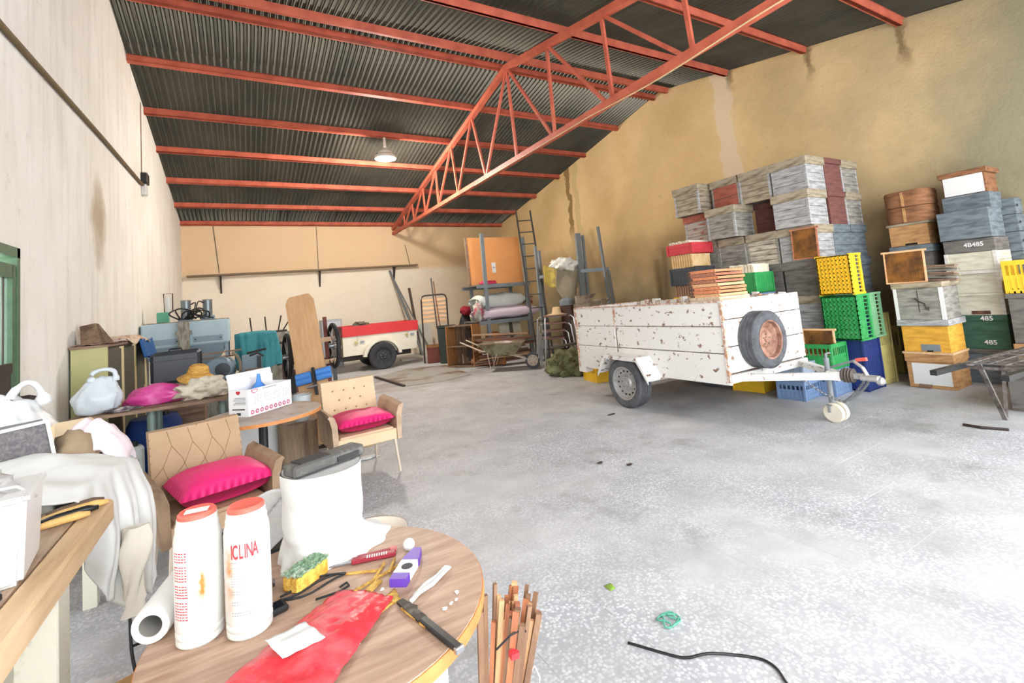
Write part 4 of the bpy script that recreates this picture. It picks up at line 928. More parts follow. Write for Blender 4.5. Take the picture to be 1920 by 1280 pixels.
# chains
def chain(pts, n, nm):
    P = [Vector(p) for p in pts]; b = B()
    for i in range(n):
        u = i/(n-1)*(len(P)-1); k = min(int(u), len(P)-2); p = P[k].lerp(P[k+1], u-k); d = (P[k+1]-P[k]).normalized()
        a = d.cross(Vector((0, 0, 1) if i % 2 else (1, .3, 0))).normalized()
        b.tube([p+d*.017*cos(q)+a*.010*sin(q) for q in [2*pi*j/8 for j in range(8)]], .0035, 4, closed=True)
    b.build(nm, MSTEEL, t)
def cat(a, c, sag, n=8): return [Vector(a).lerp(Vector(c), i/n)+Vector((0, 0, -sag*4*(i/n)*(1-i/n))) for i in range(n+1)]
chain(cat((cx-.22, 2.70, .43), (cx+.0, 2.48, .21), .03)+cat((cx+.0, 2.48, .21), (cx-.0, 2.28, .43), .02), 44, 'safety_chain')
chain(cat((cx+.05, 2.46, .23), (cx+.03, 2.26, .42), .03), 26, 'safety_chain')
# load edge: pale offcuts along the far rail, the honey frames and boxes on the near edge
b = B(); rs = random.Random(5)
bx_ = thing('timber_offcuts', 'ragged row of pale offcuts along the far top edge inside the white trailer', 'offcuts', (0, 0, 0))
B().bx(tx1-.42, tx1-.06, ty0+.1, ty1-.1, tz0+.03, tz1-.10).build('packed_boards', MTRR, bx_)
for i in range(34):
    y = ty0+.12+i*.068; h = .09+.06*rs.random(); B().box((tx1-.14+.05*rs.random(), y, tz1-.10+h/2), (.05+.08*rs.random(), .06, h), rot=(rs.uniform(-.1, .1), rs.uniform(-.12, .12), rs.uniform(-.4, .4))).build('offcut', (MTRW, MTRR, MATS['pale_grey_print'] if i % 9 == 0 else MTRW)[i % 3], bx_)
# red-brown honey frames: a pile lying flat on the trailer
MHF = [wood('frame_orange', (222, 150, 106), (196, 110, 78), grain=(3, 14, 14)), wood('frame_pale', (230, 186, 142), (206, 148, 104), grain=(3, 14, 14)), wood('frame_dull', (182, 122, 92), (140, 84, 66), grain=(3, 14, 14))]
MFD = mat('propolis_dark', (64, 50, 46), .8, rgb2=(104, 80, 66), scale=20)
MCOMB = mat('old_comb', (150, 96, 42), .8, rgb2=(86, 54, 28), thr=(.4, .7), scale=5, bump=.6, bscale=70)
fr = thing('hive_box', 'shallow pale wooden hive box lid under the pile of red frames on the trailer', 'box', (4.72, 3.52, tz0+.03), RAD(0))
b = B(); b.bx(-.24, .25, -.2, .2, 0, .72); b.build('support_crate', MTRR, fr)
B().bx(-.26, .27, -.20, .20, .72, .81, bev=.006).build('lid', wood('pale_lid', (226, 208, 184), (200, 168, 136)), fr)
FZ = tz0+.03+.81
for i in range(8):
    f = thing('honeycomb', ['lowest', 'second lowest', 'third lowest', 'fourth from the bottom', 'fifth from the bottom', 'third from the top', 'second from the top', 'topmost'][i]+' of the reddish hive frames piled flat on the white trailer', 'frame', (4.72+rs.uniform(-.012, .012), 3.52+rs.uniform(-.02, .02), FZ+i*.0385), rs.uniform(-.03, .03), 'hive frames piled on the trailer')
    m_ = MHF[(1, 0, 0, 1, 2, 0, 2, 0)[i]]
    b = B(); b.bx(-.235, -.205, -.17, .17, 0, .034); b.build('side_bar', m_, f)
    b = B(); b.bx(.205, .235, -.17, .17, 0, .034); b.build('bottom_bar', m_, f)
    b = B(); b.bx(-.235, .235, -.185, -.162, .004, .03); b.build('end_bar', m_, f)
    b = B(); b.bx(-.235, .235, .162, .185, .004, .03); b.bx(-.24, -.2, .15, .21, .002, .02); b.build('end_bar', MFD, f)
    B().bx(-.2, .2, -.16, .16, .008, .026).build('comb', MCOMB, f)
# ================================================================== HIVES
def hw(name, a, c, thr=(.42, .68), sc=2.2): return mat(name, a, .85, rgb2=c, thr=thr, scale=sc*1.8, stretch=(1.2, 1.2, 5), bump=.4, bscale=5)
MH = {
 'grey': hw('hive_grey', (150, 146, 138), (100, 96, 90)),
 'pale': hw('hive_pale', (172, 172, 172), (122, 120, 118)),
 'beige': hw('hive_beige', (164, 152, 130), (112, 100, 82)),
 'dark': hw('hive_dark', (112, 107, 102), (78, 74, 70)),
 'slate': hw('hive_slate', (112, 122, 128), (74, 80, 86)),
 'maroon': hw('hive_maroon', (116, 74, 68), (92, 56, 52)),
 'brick': hw('hive_brick', (166, 94, 76), (132, 72, 58)),
 'white': hw('hive_white', (214, 212, 204), (184, 180, 170)),
 'cream': hw('hive_cream', (210, 206, 186), (176, 170, 150)),
 'yellow': hw('hive_yellow', (222, 166, 62), (190, 136, 46)),
 'green': hw('hive_green', (62, 96, 78), (46, 76, 62)),
 'tan': hw('hive_tan', (190, 146, 98), (150, 108, 70)),
 'brown': hw('hive_brown', (142, 98, 66), (100, 66, 44)),
 'ridged': hw('hive_ridged', (196, 188, 170), (120, 108, 92)),
}
PROTO = {}
def hive_proto(key, body, lid, rows=3, lid_h=.095, W=.43, D=.465, H=.463, post=None, base=None, over=.022):
    t = bpy.data.objects.new('beehive', None); COL.objects.link(t)
    hb = H-lid_h; z0 = 0.03 if base else 0
    n = rows; ph = (hb-z0)/n
    for i in range(n):
        z = z0+i*ph; g = .007
        for (x0, x1, y0, y1) in ((-W/2, -W/2+.022, -D/2+.001, D/2-.001), (W/2-.022, W/2, -D/2+.001, D/2-.001), (-W/2+.001, W/2-.001, -D/2, -D/2+.022), (-W/2+.001, W/2-.001, D/2-.022, D/2)):
            if y0 > 0 or x0 > 0: 
                if i: continue
                b = B().bx(x0, x1, y0, y1, z0, hb)
            else: b = B().bx(x0+.001*((i*7) % 3), x1, y0+.001*((i*5) % 3), y1, z, z+ph-g, bev=.003)
            b.build('plank', body, t)
    B().bx(-W/2+.01, W/2-.01, -D/2+.01, D/2-.01, z0, hb-.01).build('inner_box', MH['dark'], t)
    if post:
        for x, y in ((-W/2-.004, -D/2-.004), (-W/2-.004, D/2-.026), (W/2-.026, -D/2-.004)): B().bx(x, x+.03, y, y+.03, z0, hb).build('corner_post', post, t)
    if base: B().bx(-W/2-.01, W/2+.01, -D/2-.02, D/2+.01, 0, .03).build('floor_board', base, t)
    b = B(); b.bx(-W/2-over, W/2+over, -D/2-over, D/2+over, hb-.015, H, bev=.005); l_ = b.build('lid', lid, t)
    b = B(); b.bx(-W/2-over-.002, W/2+over+.002, -D/2-over-.002, D/2+over+.002, H-.012, H+.001); b.build('lid_sheet', lid, l_)
    t.location = (0, 0, -50); PROTO[key] = t; return t
hive_proto('grey', MH['grey'], MH['beige'], 3, post=MH['pale'])
hive_proto('pale', MH['pale'], MH['beige'], 3, post=MH['pale'])
hive_proto('beige', MH['beige'], MH['beige'], 4, post=MH['pale'])
hive_proto('dark', MH['dark'], MH['dark'], 2)
hive_proto('slate', MH['slate'], MH['slate'], 2)
hive_proto('maroon', MH['maroon'], MH['maroon'], 1, lid_h=.06)
hive_proto('brick', MH['brick'], MH['beige'], 2, post=MH['grey'])
MH['flaked'] = hw('hive_flaked', (166, 156, 146), (146, 88, 70), (.52, .62))
hive_proto('flaked', MH['flaked'], MH['brick'], 3, post=MH['pale'])
hive_proto('ridged', MH['ridged'], MH['beige'], 5, post=MH['grey'])
GH = 'wooden beehives in the big stack'
used = set()
def hive(key, x, y, z, label, group=GH, rz=0., scale=None):
    p = PROTO[key]
    if key not in used: used.add(key); o = p; o.location = (x, y, z); o.rotation_euler = (0, 0, rz)
    else: o = dup(p, (x, y, z), rz)
    if scale: o.scale = scale
    tag(o, label, 'beehive', group); return o
Z = [0.0]+[.25+.4645*k for k in range(6)]      # layer heights
pal = thing('hive_stand', 'low timber stand that carries the big stack of beehives', 'stand', (0, 0, 0))
for i in range(5): B().bx(6.2, 8.0, 3.4+i*.42, 3.5+i*.42, .17, .249).build('slat', MOLD, pal)
for x in (6.25, 7.1, 7.95): B().bx(x-.05, x+.05, 3.4, 5.2, 0, .17).build('bearer', MOLD, pal)
X0, X1, X2 = 6.73, 7.19, 7.63
YC = [3.55, 4.05, 4.53, 4.99]
cols = 'front corner'
# front corner column (x0, y0), bottom to top
spec = [
 ('dark', X0, YC[0], 1, 'dark grey beehive at the foot of the front corner, behind the green crates'),
 ('pale', X0, YC[0], 2, 'light grey beehive behind the trailer, just left of the big green crate'),
 ('dark', X0, YC[0], 3, 'weathered brown-grey beehive directly left of the yellow crate'),
 ('pale', X0, YC[0], 4, 'pale blue-grey beehive with the dark honeycomb frame leaning on it'),
 ('pale', X0-.09, YC[0]-.02, 5, 'pale grey beehive with orange bare-wood strip, jutting out of the front corner'),
 ('pale', X0, YC[0], 6, 'whitish beehive topmost at the front corner of the big stack'),
 ('dark', X1, YC[0], 3, 'dark beehive behind the yellow crate, middle of the front face'),
 ('slate', X1, YC[0], 4, 'dark slate beehive right of the honeycomb frame'),
 ('maroon', X1, YC[0], 5, 'maroon beehive with its face to the camera, lower of the two maroon ones'),
 ('maroon', X1, YC[0], 6, 'maroon beehive topmost in the middle of the front face'),
 ('slate', X2, YC[0], 3, 'dark slate beehive right behind the yellow crate, beside the wall gap'),
 ('slate', X2, YC[0], 4, 'dark slate beehive at the right end under the white-edged lid'),
 ('grey', X2, YC[0], 5, 'grey slatted beehive at the right end, under the topmost one'),
 ('grey', X2, YC[0], 6, 'grey slatted beehive topmost at the right end of the big stack'),
 ('dark', X1, YC[0], 2, 'dark beehive behind the big green crate, middle column'),
 ('dark', X2, YC[0], 2, 'dark beehive behind the big green crate, right column'),
 ('dark', X1, YC[0], 1, 'dark beehive behind the blue crate, middle column'),
 ('dark', X2, YC[0], 1, 'dark beehive behind the pale yellow crate, right column'),
 ('dark', X0, YC[1], 1, 'dark beehive low behind the trailer, second from the front corner'),
 ('dark', X0, YC[1], 2, 'dark beehive behind the trailer rim, second from the front corner'),
 ('dark', X0, YC[1], 3, 'dark grey beehive right of the green frame crate'),
 ('ridged', X0, YC[1], 4, 'beehive of whitish ridged boards, third row, mid left face'),
 ('maroon', X0+.30, YC[1], 5, 'dark maroon beehive set back in the shadowy gap of the left face'),
 ('beige', X0, YC[1], 6, 'beige weathered beehive topmost, second from the front corner'),
 ('dark', X0, YC[2], 1, 'dark beehive low behind the trailer, third from the front corner'),
 ('dark', X0, YC[2], 2, 'dark beehive behind the trailer rim, third from the front corner'),
 ('dark', X0, YC[2], 3, 'dark beehive behind the pale frames, third from the front corner'),
 ('grey', X0, YC[2], 4, 'grey mottled beehive right of the red crate'),
 ('grey', X0-.25, YC[2]-.04, 5, 'grey beehive with broad lid jutting forward of the left face'),
 ('brick', X0, YC[2], 6, 'brick red beehive topmost in the middle of the left face'),
 ('dark', X0, YC[3], 1, 'dark beehive low behind the trailer at the far end'),
 ('dark', X0, YC[3], 2, 'dark beehive behind the stacked crates at the far end, second row'),
 ('dark', X0, YC[3], 3, 'dark beehive behind the black crate at the far end'),
 ('grey', X0, YC[3], 4, 'grey beehive behind the red crate at the far end'),
 ('flaked', X0-.10, YC[3]+.04, 5, 'grey and red flaked beehive at the far end above the red crate'),
 ('beige', X0-.22, YC[3]+.06, 6, 'weathered grey-beige beehive topmost at the far end of the big stack'),
]
for k, x, y, l, lab in spec:
    if l == 6 and x < X0-.2: hive(k, x-.02, y+.02, Z[l], lab)
    else: hive(k, x, y, Z[l], lab)
# honeycomb frame leaning + generic comb frame
def comb_frame(label, loc, rot, W, H, grp='single honeycomb frames'):
    t = thing('framed_honeycomb', label, 'frame', loc, rot=rot, group=grp)
    m_ = MHF[2] if 'dark' in label else MHF[1]
    B().bx(-W/2-.03, W/2+.03, -.014, .014, H-.022, H).build('top_bar', m_, t)
    B().bx(-W/2, W/2, -.012, .012, 0, .016).build('bottom_bar', m_, t)
    for s in (-1, 1): B().bx(s*W/2-.008, s*W/2+.008, -.014, .014, .0, H-.02).build('side_bar', m_, t)
    b = B(); b.grid(lambda u, v: ((u-.5)*(W-.016), -.010+.004*noise.noise(Vector((u*5, v*4, W*9))), .016+v*(H-.038)), 16, 12); b.grid(lambda u, v: ((.5-u)*(W-.016), .010, .016+v*(H-.038)), 3, 3); b.build('comb', MCOMB2, t, smooth=True)
    return t
MCOMB2 = mat('dark_comb', (146, 94, 34), .75, rgb2=(66, 40, 18), thr=(.38, .62), scale=4.5, bump=.8, bscale=90)
# ---- plastic harvest crates lying or standing
def crate(label, loc, rz, W, D, H, m, rot=None, grp='plastic harvest crates', solid=False, cells=(8, 7)):
    """crate built upright: bottom grid, four ribbed walls, rim"""
    t = thing('harvest_crate', label, 'crate', loc, rz, grp, rot=rot)
    b = B(); nx, ny = cells
    for i in range(nx+1): x = -W/2+.01+(W-.02)*i/nx; b.bx(x-.008, x+.008, -D/2, D/2, 0, .022)
    for j in range(ny+1): y = -D/2+.01+(D-.02)*j/ny; b.bx(-W/2, W/2, y-.008, y+.008, 0, .021)
    b.bx(-W/2+.005, W/2-.005, -D/2+.005, D/2-.005, .016, .02)
    b.build('base_grid', m, t)
    for s in (-1, 1):
        for ax in (0, 1):
            b = B(); L = W if ax == 0 else D; n = int(L/.045)
            def q(a0, a1, t0, t1, z0, z1):
                if ax == 0: b.bx(a0, a1, s*(D/2-.006)+t0, s*(D/2-.006)+t1, z0, z1)
                else: b.bx(s*(W/2-.006)+t0, s*(W/2-.006)+t1, a0, a1, z0, z1)
            q(-L/2, L/2, -.006, .006, 0, .05); q(-L/2, L/2, -.009, .009, H-.05, H); q(-L/2, L/2, -.005, .005, H*.45, H*.55)
            for i in range(n+1):
                a = -L/2+L*i/n; q(max(-L/2, a-.006), min(L/2, a+.006), -.006, .006, .04, H-.04)
            if solid: q(-L/2, L/2, -.003, .003, .02, H-.02)
            else: q(-L/2, L/2, -.002, .002, .05, H*.5)
            b.build('crate_wall', m, t)
    for sx in (-1, 1):
        for sy in (-1, 1): B().bx(sx*W/2-.012, sx*W/2+.012, sy*D/2-.012, sy*D/2+.012, 0, H).build('corner_rib', m, t)
    return t
MCY = mat('crate_yellow', (232, 188, 44), .5, vary=.06, scale=9); MCG = mat('crate_green', (48, 146, 78), .5, vary=.1, scale=7, rgb2=(92, 170, 112), thr=(.55, .8))
MCGP = mat('crate_palegreen', (118, 166, 124), .55, vary=.1); MCR = mat('crate_red', (204, 62, 70), .5, vary=.08); MCB = mat('crate_navy', (34, 52, 112), .5, vary=.1)
MCK = mat('crate_black', (68, 72, 78), .5, vary=.1); MCYP = mat('crate_paleyellow', (190, 178, 112), .6, vary=.12); MCLB = mat('crate_skyblue', (112, 136, 172), .5, vary=.06); MCGB = mat('crate_bluegrey', (150, 164, 182), .5, vary=.06)
# crates and frames placed
def on_side(loc): return dict(loc=loc)
# lying on their sides with the base grid turned to the hall (base normal to -x): rot y = +90deg
SIDE = (0, RAD(90), 0)
crate('yellow plastic crate lying on its side, base grid outwards, on the big green crate', (6.37, 3.09, 1.42), 0, .48, .38, .28, MCY, rot=(0, RAD(90), 0), cells=(9, 8))
crate('bright green crate on its side below the yellow crate', (6.36, 3.08, .89), 0, .53, .40, .32, MCG, rot=(0, RAD(90), 0), cells=(9, 8))
crate('faded green crate on its side, right behind the bright green one', (6.71, 3.09, .89), 0, .53, .38, .30, MCGP, rot=(0, RAD(90), 0), cells=(9, 8))
crate('navy blue solid plastic crate under the big green crate', (6.64, 3.10, .0), RAD(0), .40, .36, .885, MCB, solid=True)
crate('pale yellow mesh crate standing right of the navy blue crate', (7.05, 3.11, .0), 0, .36, .34, .885, MCYP)
crate('small yellow crate in the dark gap between the hive stacks', (7.98, 3.25, .0), 0, .34, .34, .62, MCYP)
crate('green crate holding a honeycomb frame, before the navy blue crate', (6.16, 3.26, .31), RAD(3), .38, .40, .30, MCG)
crate('bottom crate under the green frame crate, pale blue', (6.16, 3.26, 0), RAD(3), .38, .38, .305, MCLB)
comb_frame('honeycomb frame resting in the green crate below the trailer front', (6.16, 3.26, .45), (0, RAD(0), RAD(-86)), .34, .33)
crate('yellow crate on the floor beneath the trailer drawbar', (5.90, 4.0, 0), RAD(6), .40, .40, .26, MCY)
crate('yellow crate on the floor seen behind the trailer wheel', (5.2, 6.3, 0), RAD(-8), .46, .40, .26, MCY)
crate('sky blue crate on the floor behind the jockey wheel', (5.76, 3.36, 0), RAD(4), .36, .30, .22, MCLB)
crate('blue-grey crate set behind the drawbar on the sky blue one', (5.76, 3.36, .222), RAD(8), .34, .28, .20, MCGB, solid=True)
# frame leaning on the third row
comb_frame('dark honeycomb frame leaning against the pale beehive above the yellow crate', (6.45, 3.43, 1.66), (RAD(-4), 0, RAD(-84)), .30, .42)
# left crate column on the trailer side: yellow, frames, black, frames, red
XC, YCC = 6.20, 5.06
stand = thing('crate_stand', 'old timber box that carries the column of frame crates behind the trailer', 'stand', (XC, YCC, 0))
B().bx(-.24, .22, -.24, .24, 0, 1.05).build('box', MH['dark'], stand); B().bx(-.25, .23, -.25, .25, 1.02, 1.055).build('top_board', MOLD, stand)
crate('small yellow crate at the bottom of the column left of the red frames', (XC, YCC, 1.055), 0, .42, .44, .22, MCY)
def frames_row(label, x, y, z, n, m, W=.40, h=.2, grp='hive frames standing in crates', ax=0):
    for i in range(n):
        f = thing('wax_comb', label % ['first', 'second', 'third', 'fourth', 'fifth', 'sixth', 'seventh', 'eighth', 'ninth', 'tenth'][i], 'frame', (x+(i-(n-1)/2)*.046*(1-ax), y+(i-(n-1)/2)*.046*ax, z), RAD(90) if ax == 0 else 0, grp)
        k = .006*((i*5) % 3)
        B().bx(-W/2-.02, W/2+.02, -.014, .014, h-.02+k, h+k).build('top_bar', m, f)
        for s in (-1, 1): B().bx(s*W/2-.007, s*W/2+.007, -.017, .017, 0, h-.02+k).build('side_bar', m, f)
        B().bx(-W/2+.01, W/2-.01, -.008, .008, .01, h-.02).build('wax_panel', m, f)
MFP = wood('frame_new', (226, 196, 150), (206, 166, 112), grain=(5, 5, 3)); MFR = wood('frame_old', (160, 122, 96), (112, 82, 66), grain=(5, 5, 3)); MFW = wood('frame_white', (232, 224, 206), (214, 198, 170), grain=(5, 5, 3))
frames_row('%s from the hall side of the brown frames standing in the small yellow crate', XC, YCC, 1.07, 9, MFR, .38, .38, ax=1)
crate('black ribbed crate above the brown frames in the left crate column', (XC, YCC, 1.455), 0, .44, .48, .27, MCK, solid=True)
frames_row('%s from the hall side of the new pale frames under the red crate', XC, YCC, 1.73, 9, MFP, .40, .20, ax=1)
crate('red crate of frames topmost in the left crate column', (XC, YCC, 1.935), 0, .46, .48, .17, MCR, solid=True)
frames_row('%s from the hall side of the frame tops showing in the red crate', XC, YCC, 1.955, 9, MFW, .42, .18, ax=1)
# green crate of white frames
XC2, YC2 = 6.22, 4.10
st2 = thing('crate_stand', 'old timber box behind the trailer carrying the green frame crate', 'stand', (XC2, YC2, 0))
B().bx(-.2, .2, -.22, .22, 0, 1.14).build('box', MH['dark'], st2); B().bx(-.21, .21, -.23, .23, 1.11, 1.145).build('top_board', MOLD, st2)
crate('pale blue shallow crate under the green frame crate', (XC2, YC2, 1.145), 0, .38, .40, .12, MCLB, solid=True)
crate('green crate with a white knob, full of whitish frames, right of the red frames', (XC2, YC2, 1.27), 0, .40, .40, .28, MCG, solid=True)
frames_row('%s of the whitish frames standing in the green crate beside the trailer frames', XC2, YC2, 1.30, 8, MFW, .34, .36, ax=1)
XC3, YC3 = 6.25, 4.76
# ---------------- right stacks
GR = 'beehives in the right hand stacks'
def hbox(nm, label, loc, W, D, H, body, lid=None, lid_h=.05, lid_over=.012, rz=0., posts=None, rows=2, front=None, cat_='beehive', grp=GR):
    t = thing(nm, label, cat_, loc, rz, grp)
    hb = H-(lid_h if lid else 0); ph = hb/rows
    for i in range(rows):
        z = i*ph
        B().bx(-W/2, -W/2+.02, -D/2, D/2, z, z+ph-.003, bev=.003).build('plank', body, t)
        B().bx(-W/2+.001, W/2-.001, -D/2-.001, -D/2+.02, z, z+ph-.003, bev=.003).build('plank', front or body, t)
    B().bx(-W/2+.004, W/2, -D/2+.004, D/2, 0, hb-.004).build('inner_box', body, t)
    if lid: B().bx(-W/2-lid_over, W/2+lid_over, -D/2-lid_over, D/2+lid_over, hb-.002, H, bev=.005).build('lid', lid, t)
    if posts:
        for y in (-D/2-.004, D/2-.026): B().bx(-W/2-.006, -W/2+.02, y, y+.034, 0, hb).build('corner_post', posts, t)
    return t
# front right stack R1: faces -x (towards the hall)
RX, RY = 7.21, 2.50
t = hbox('beehive', 'white panelled beehive with a wooden rim on the floor beside the wheelbarrow', (RX, RY, 0), .44, .44, .40, MH['tan'], MH['tan'], .09, .012, rows=1)
B().bx(-.226, -.2195, -.19, .17, .04, .29).build('white_panel', MWPAPER, t); B().bx(-.25, -.216, .0, .12, .02, .045).build('entrance_ledge', MOLD, t)
B().bx(-.24, .24, -.24, .24, .40, .425).build('top_board', wood('bright_pine', (222, 186, 142), (204, 160, 116)), t)
t = hbox('beehive', 'bright yellow beehive standing on the white panelled hive', (RX, RY, .426), .44, .44, .38, MH['yellow'], MH['pale'], .07, .03, rows=1)
B().bx(-.226, -.219, -.13, .05, .01, .09).build('entrance_plate', MGALV, t); B().bx(-.228, -.218, -.06, .0, .005, .02).build('entrance_slot', MDARK, t)
t = hbox('beehive', 'grey weathered beehive with white corner posts and a bent wire hook', (RX-.02, RY, .807), .46, .46, .44, MH['grey'], MH['beige'], .06, .02, rows=3, posts=MWPAPER)
b = B(); b.tube([(-.236, .03, .26), (-.238, .0, .22), (-.24, -.06, .19), (-.24, -.07, .13), (-.24, -.09, .11), (-.24, -.09, .15)], .006, 6); b.build('wire_hook', MIR, t)
B().box((-.235, .0, .22), (.004, .004, .26)).build('split', MDARK, t)
comb_frame('large amber honeycomb frame leaning on the planks of the right hand stack', (RX-.21, RY+.10, 1.248), (RAD(-5), 0, RAD(-84)), .38, .40)
for i in range(7):
    B_ = B().box((0, 0, 0), (.09, .40, .022)); o = B_.build('plank', (MOLD, MH['grey'], MH['beige'])[i % 3], loc=(RX+.02+.03*(i % 3), RY-.12+.012*(i % 2), 1.262+i*.028), rot=(RAD(3+1.5*(i % 2)), RAD(4*(i % 2)), RAD(-6+4*(i % 3))))
    tag(o, ['lowest', 'second lowest', 'third lowest', 'middle', 'third topmost', 'second topmost', 'topmost'][i]+' grey old board in the pile behind the amber honeycomb frame', 'board', 'old boards on the right hand stack')
# R2: taller stack behind, right
QX, QY = 7.84, 2.16
t = hbox('beehive', 'dark grey beehive lowest of the numbered stack, behind the wheelbarrow', (QX, QY, 0), .50, .46, .40, MH['slate'], MH['dark'], .05, .02, rows=1)
t = hbox('beehive', 'dark green painted beehive marked 485 on its upper edge', (QX, QY, .401), .50, .46, .40, MH['green'], MH['green'], .07, .008, rows=1)
text('number', '485', .075, MWPAPER, t, (-.263, -.06, .36), (RAD(90), 0, RAD(-90)), .001); text('number', '485', .075, MWPAPER, t, (-.259, -.06, .08), (RAD(90), 0, RAD(-90)), .001)
t = hbox('beehive', 'cream white beehive standing on the dark green one', (QX, QY, .802), .50, .46, .26, MH['cream'], MH['cream'], .03, .014, rows=2, posts=MH['white'])
B().bx(-.262, -.249, -.10, .06, .01, .05).build('entrance_block', MRUST, t)
t = hbox('beehive', 'cream white beehive third from the floor boards, under the dark lid', (QX, QY, 1.063), .50, .46, .27, MH['cream'], MH['white'], .04, .02, rows=2, posts=MH['white'])
t = hbox('beehive', 'white slatted hive body below the dark numbered box', (QX, QY, 1.334), .50, .46, .22, MH['cream'], None, rows=2, posts=MH['white'])
t = hbox('beehive', 'dark grey hive box with white chalked number 4B485', (QX, QY, 1.555), .50, .46, .16, MH['dark'], None, rows=1)
text('number', '4B485', .07, MWPAPER, t, (-.253, -.05, .085), (RAD(90), 0, RAD(-90)), .001)
t = hbox('beehive', 'grey-blue weathered hive box with a chipped top, above the numbered one', (QX-.07, QY, 1.716), .46, .47, .35, MH['slate'], None, rows=2)
t = hbox('beehive', 'flat dark slate hive box below the white fronted box', (QX+.10, QY, 2.067), .40, .44, .20, MH['slate'], None, rows=1)
t = hbox('beehive', 'white fronted box with brown lid topmost of the numbered stack', (QX+.12, QY, 2.268), .38, .40, .30, MH['brown'], MH['brown'], .06, .03, rows=1)
B().bx(-.21, -.199, -.185, .185, .005, .235).build('white_front', MWPAPER, t)
# R2b: right neighbours, seen edge on
for i, (z, h, k, lab) in enumerate(((0, .50, 'dark', 'dark hive right of the green 485 hive, on the floor'), (.501, .62, 'dark', 'dark hive in the shade right of the cream white hives'), (1.122, .40, 'slate', 'tall slate beehive right of the numbered dark box'), (1.523, .24, 'slate', 'slate hive box with dark knot hole, lowest of three at the right'), (1.764, .21, 'slate', 'slate hive box with knot hole, middle of three at the right'), (1.975, .20, 'slate', 'slate hive box with knot hole, uppermost of three at the right'))):
    t = hbox('beehive', lab, (8.245, QY-.16, z), .27, .34, h-.001, MH[k], None, rows=1)
    if i > 2: B().at((-.1, -.183, h*.5), (RAD(90), 0, 0)).lathe([(0, 0), (.016, 0), (.016, .004), (0, .004)], 12).build('knot_hole', MDARK, t)
# R3: brown round-cornered boxes behind, left
PX, PY = 7.87, 2.74
stk = hbox('beehive', 'dark box base under the tan hive, deep in the gap by the wall', (PX, PY, 0), .44, .42, 1.62, MH['dark'], None, rows=3)
hbox('beehive', 'slate lid board with white corner under the tan hive', (PX, PY, 1.621), .48, .46, .10, MH['slate'], None, rows=1)
t = hbox('beehive', 'tan hive box with a dark gap, below the brown basketlike boxes', (PX, PY, 1.722), .44, .42, .30, MH['tan'], MH['beige'], .03, .02, rows=1)
B().bx(-.223, -.215, -.08, .05, .005, .03).build('entrance_slot', MDARK, t)
for i in range(2):
    t = thing('rounded_box', ['lower brown rounded cork-like box on the tan hive', 'upper brown rounded cork-like box topmost by the wall'][i], 'box', (PX, PY, 2.023+i*.215), 0, 'brown rounded boxes by the wall')
    b = B(); R = []
    for z, k in ((0, .96), (.02, 1), (.19, 1.0), (.21, .96)): R.append([b._v(((.255*k+.008*ns(j*.7, z*9, i))*(abs(cos(2*pi*j/28))**.6)*(1 if cos(2*pi*j/28) > 0 else -1), (.25*k)*(abs(sin(2*pi*j/28))**.6)*(1 if sin(2*pi*j/28) > 0 else -1), z)) for j in range(28)])
    b.skin(R); b.build('bark_wall', MH['brown'], t, smooth='auto'); B().box((-.255, .0, .1), (.012, .03, .19)).build('pale_clip', MH['tan'], t)
# R4 right edge
SX, SY = 7.60, 1.66
hbox('beehive', 'yellow ochre hive at the right picture edge, on the floor', (SX, SY, 0), .46, .36, .50, MH['yellow'], MH['tan'], .06, .02, rows=1)
hbox('beehive', 'grey weathered hive at the right picture edge, below the yellow crate', (SX, SY, .501), .46, .37, .55, MH['dark'], MH['dark'], .05, .02, rows=1)
crate('yellow crate at the right picture edge on top of a grey hive', (SX, SY, 1.055), 0, .44, .36, .36, MCY)
# wheelbarrow frame at right
MBAR = mat('worn_bar', (128, 122, 118), .55, .4, rgb2=(86, 76, 70), scale=10)
t = thing('wheelbarrow', 'old flat bar-framed wheelbarrow with a mesh bed standing at the right edge', 'wheelbarrow', (5.36, 1.27, 0), RAD(-2))
for y in (0, .42):
    B().bar((0, y, .56), (1.7, y, .52), .035, .035).build('rail', MBAR, t)
    B().bar((0, y, .56), (-.55, y, .575), .045, .04).build('handle_grip', MBLK, t)
    B().bar((.30, y, .55), (.55, y*.95-.02, 0), .035, .015).build('leg', MBAR, t); B().bar((.85, y, .54), (.58, y*.95-.02, .02), .025, .012).build('leg_brace', MBAR, t)
for x in (.02, .5, 1.0, 1.6): B().bar((x, 0, .545-.02*x), (x, .42, .545-.02*x), .03, .02).build('cross_bar', MBAR, t)
b = B()
for i in range(16): b.bar((.05+i*.095, .02, .575-.0022*i), (.05+i*.095, .40, .575-.0022*i), .012, .008)
for j in range(4): b.bar((.0, .04+j*.11, .582), (1.6, .04+j*.11, .546), .01, .008)
o = b.build('mesh_bed', MBAR, t); o['kind'] = 'stuff'
wheel(t, (1.95, .21, .20), (RAD(90), 0, 0), .20, .09, MTYRE, MLEGW, 6)
B().bar((1.7, 0, .52), (1.95, .14, .2), .03, .02).build('fork', MBAR, t); B().bar((1.7, .42, .52), (1.95, .28, .2), .03, .02).build('fork', MBAR, t)
hbox('beehive', 'long dark grey hive body on the floor behind the wheelbarrow legs', (6.72, 1.50, 0), .80, .36, .42, MH['dark'], MH['dark'], .05, .01, rows=1)
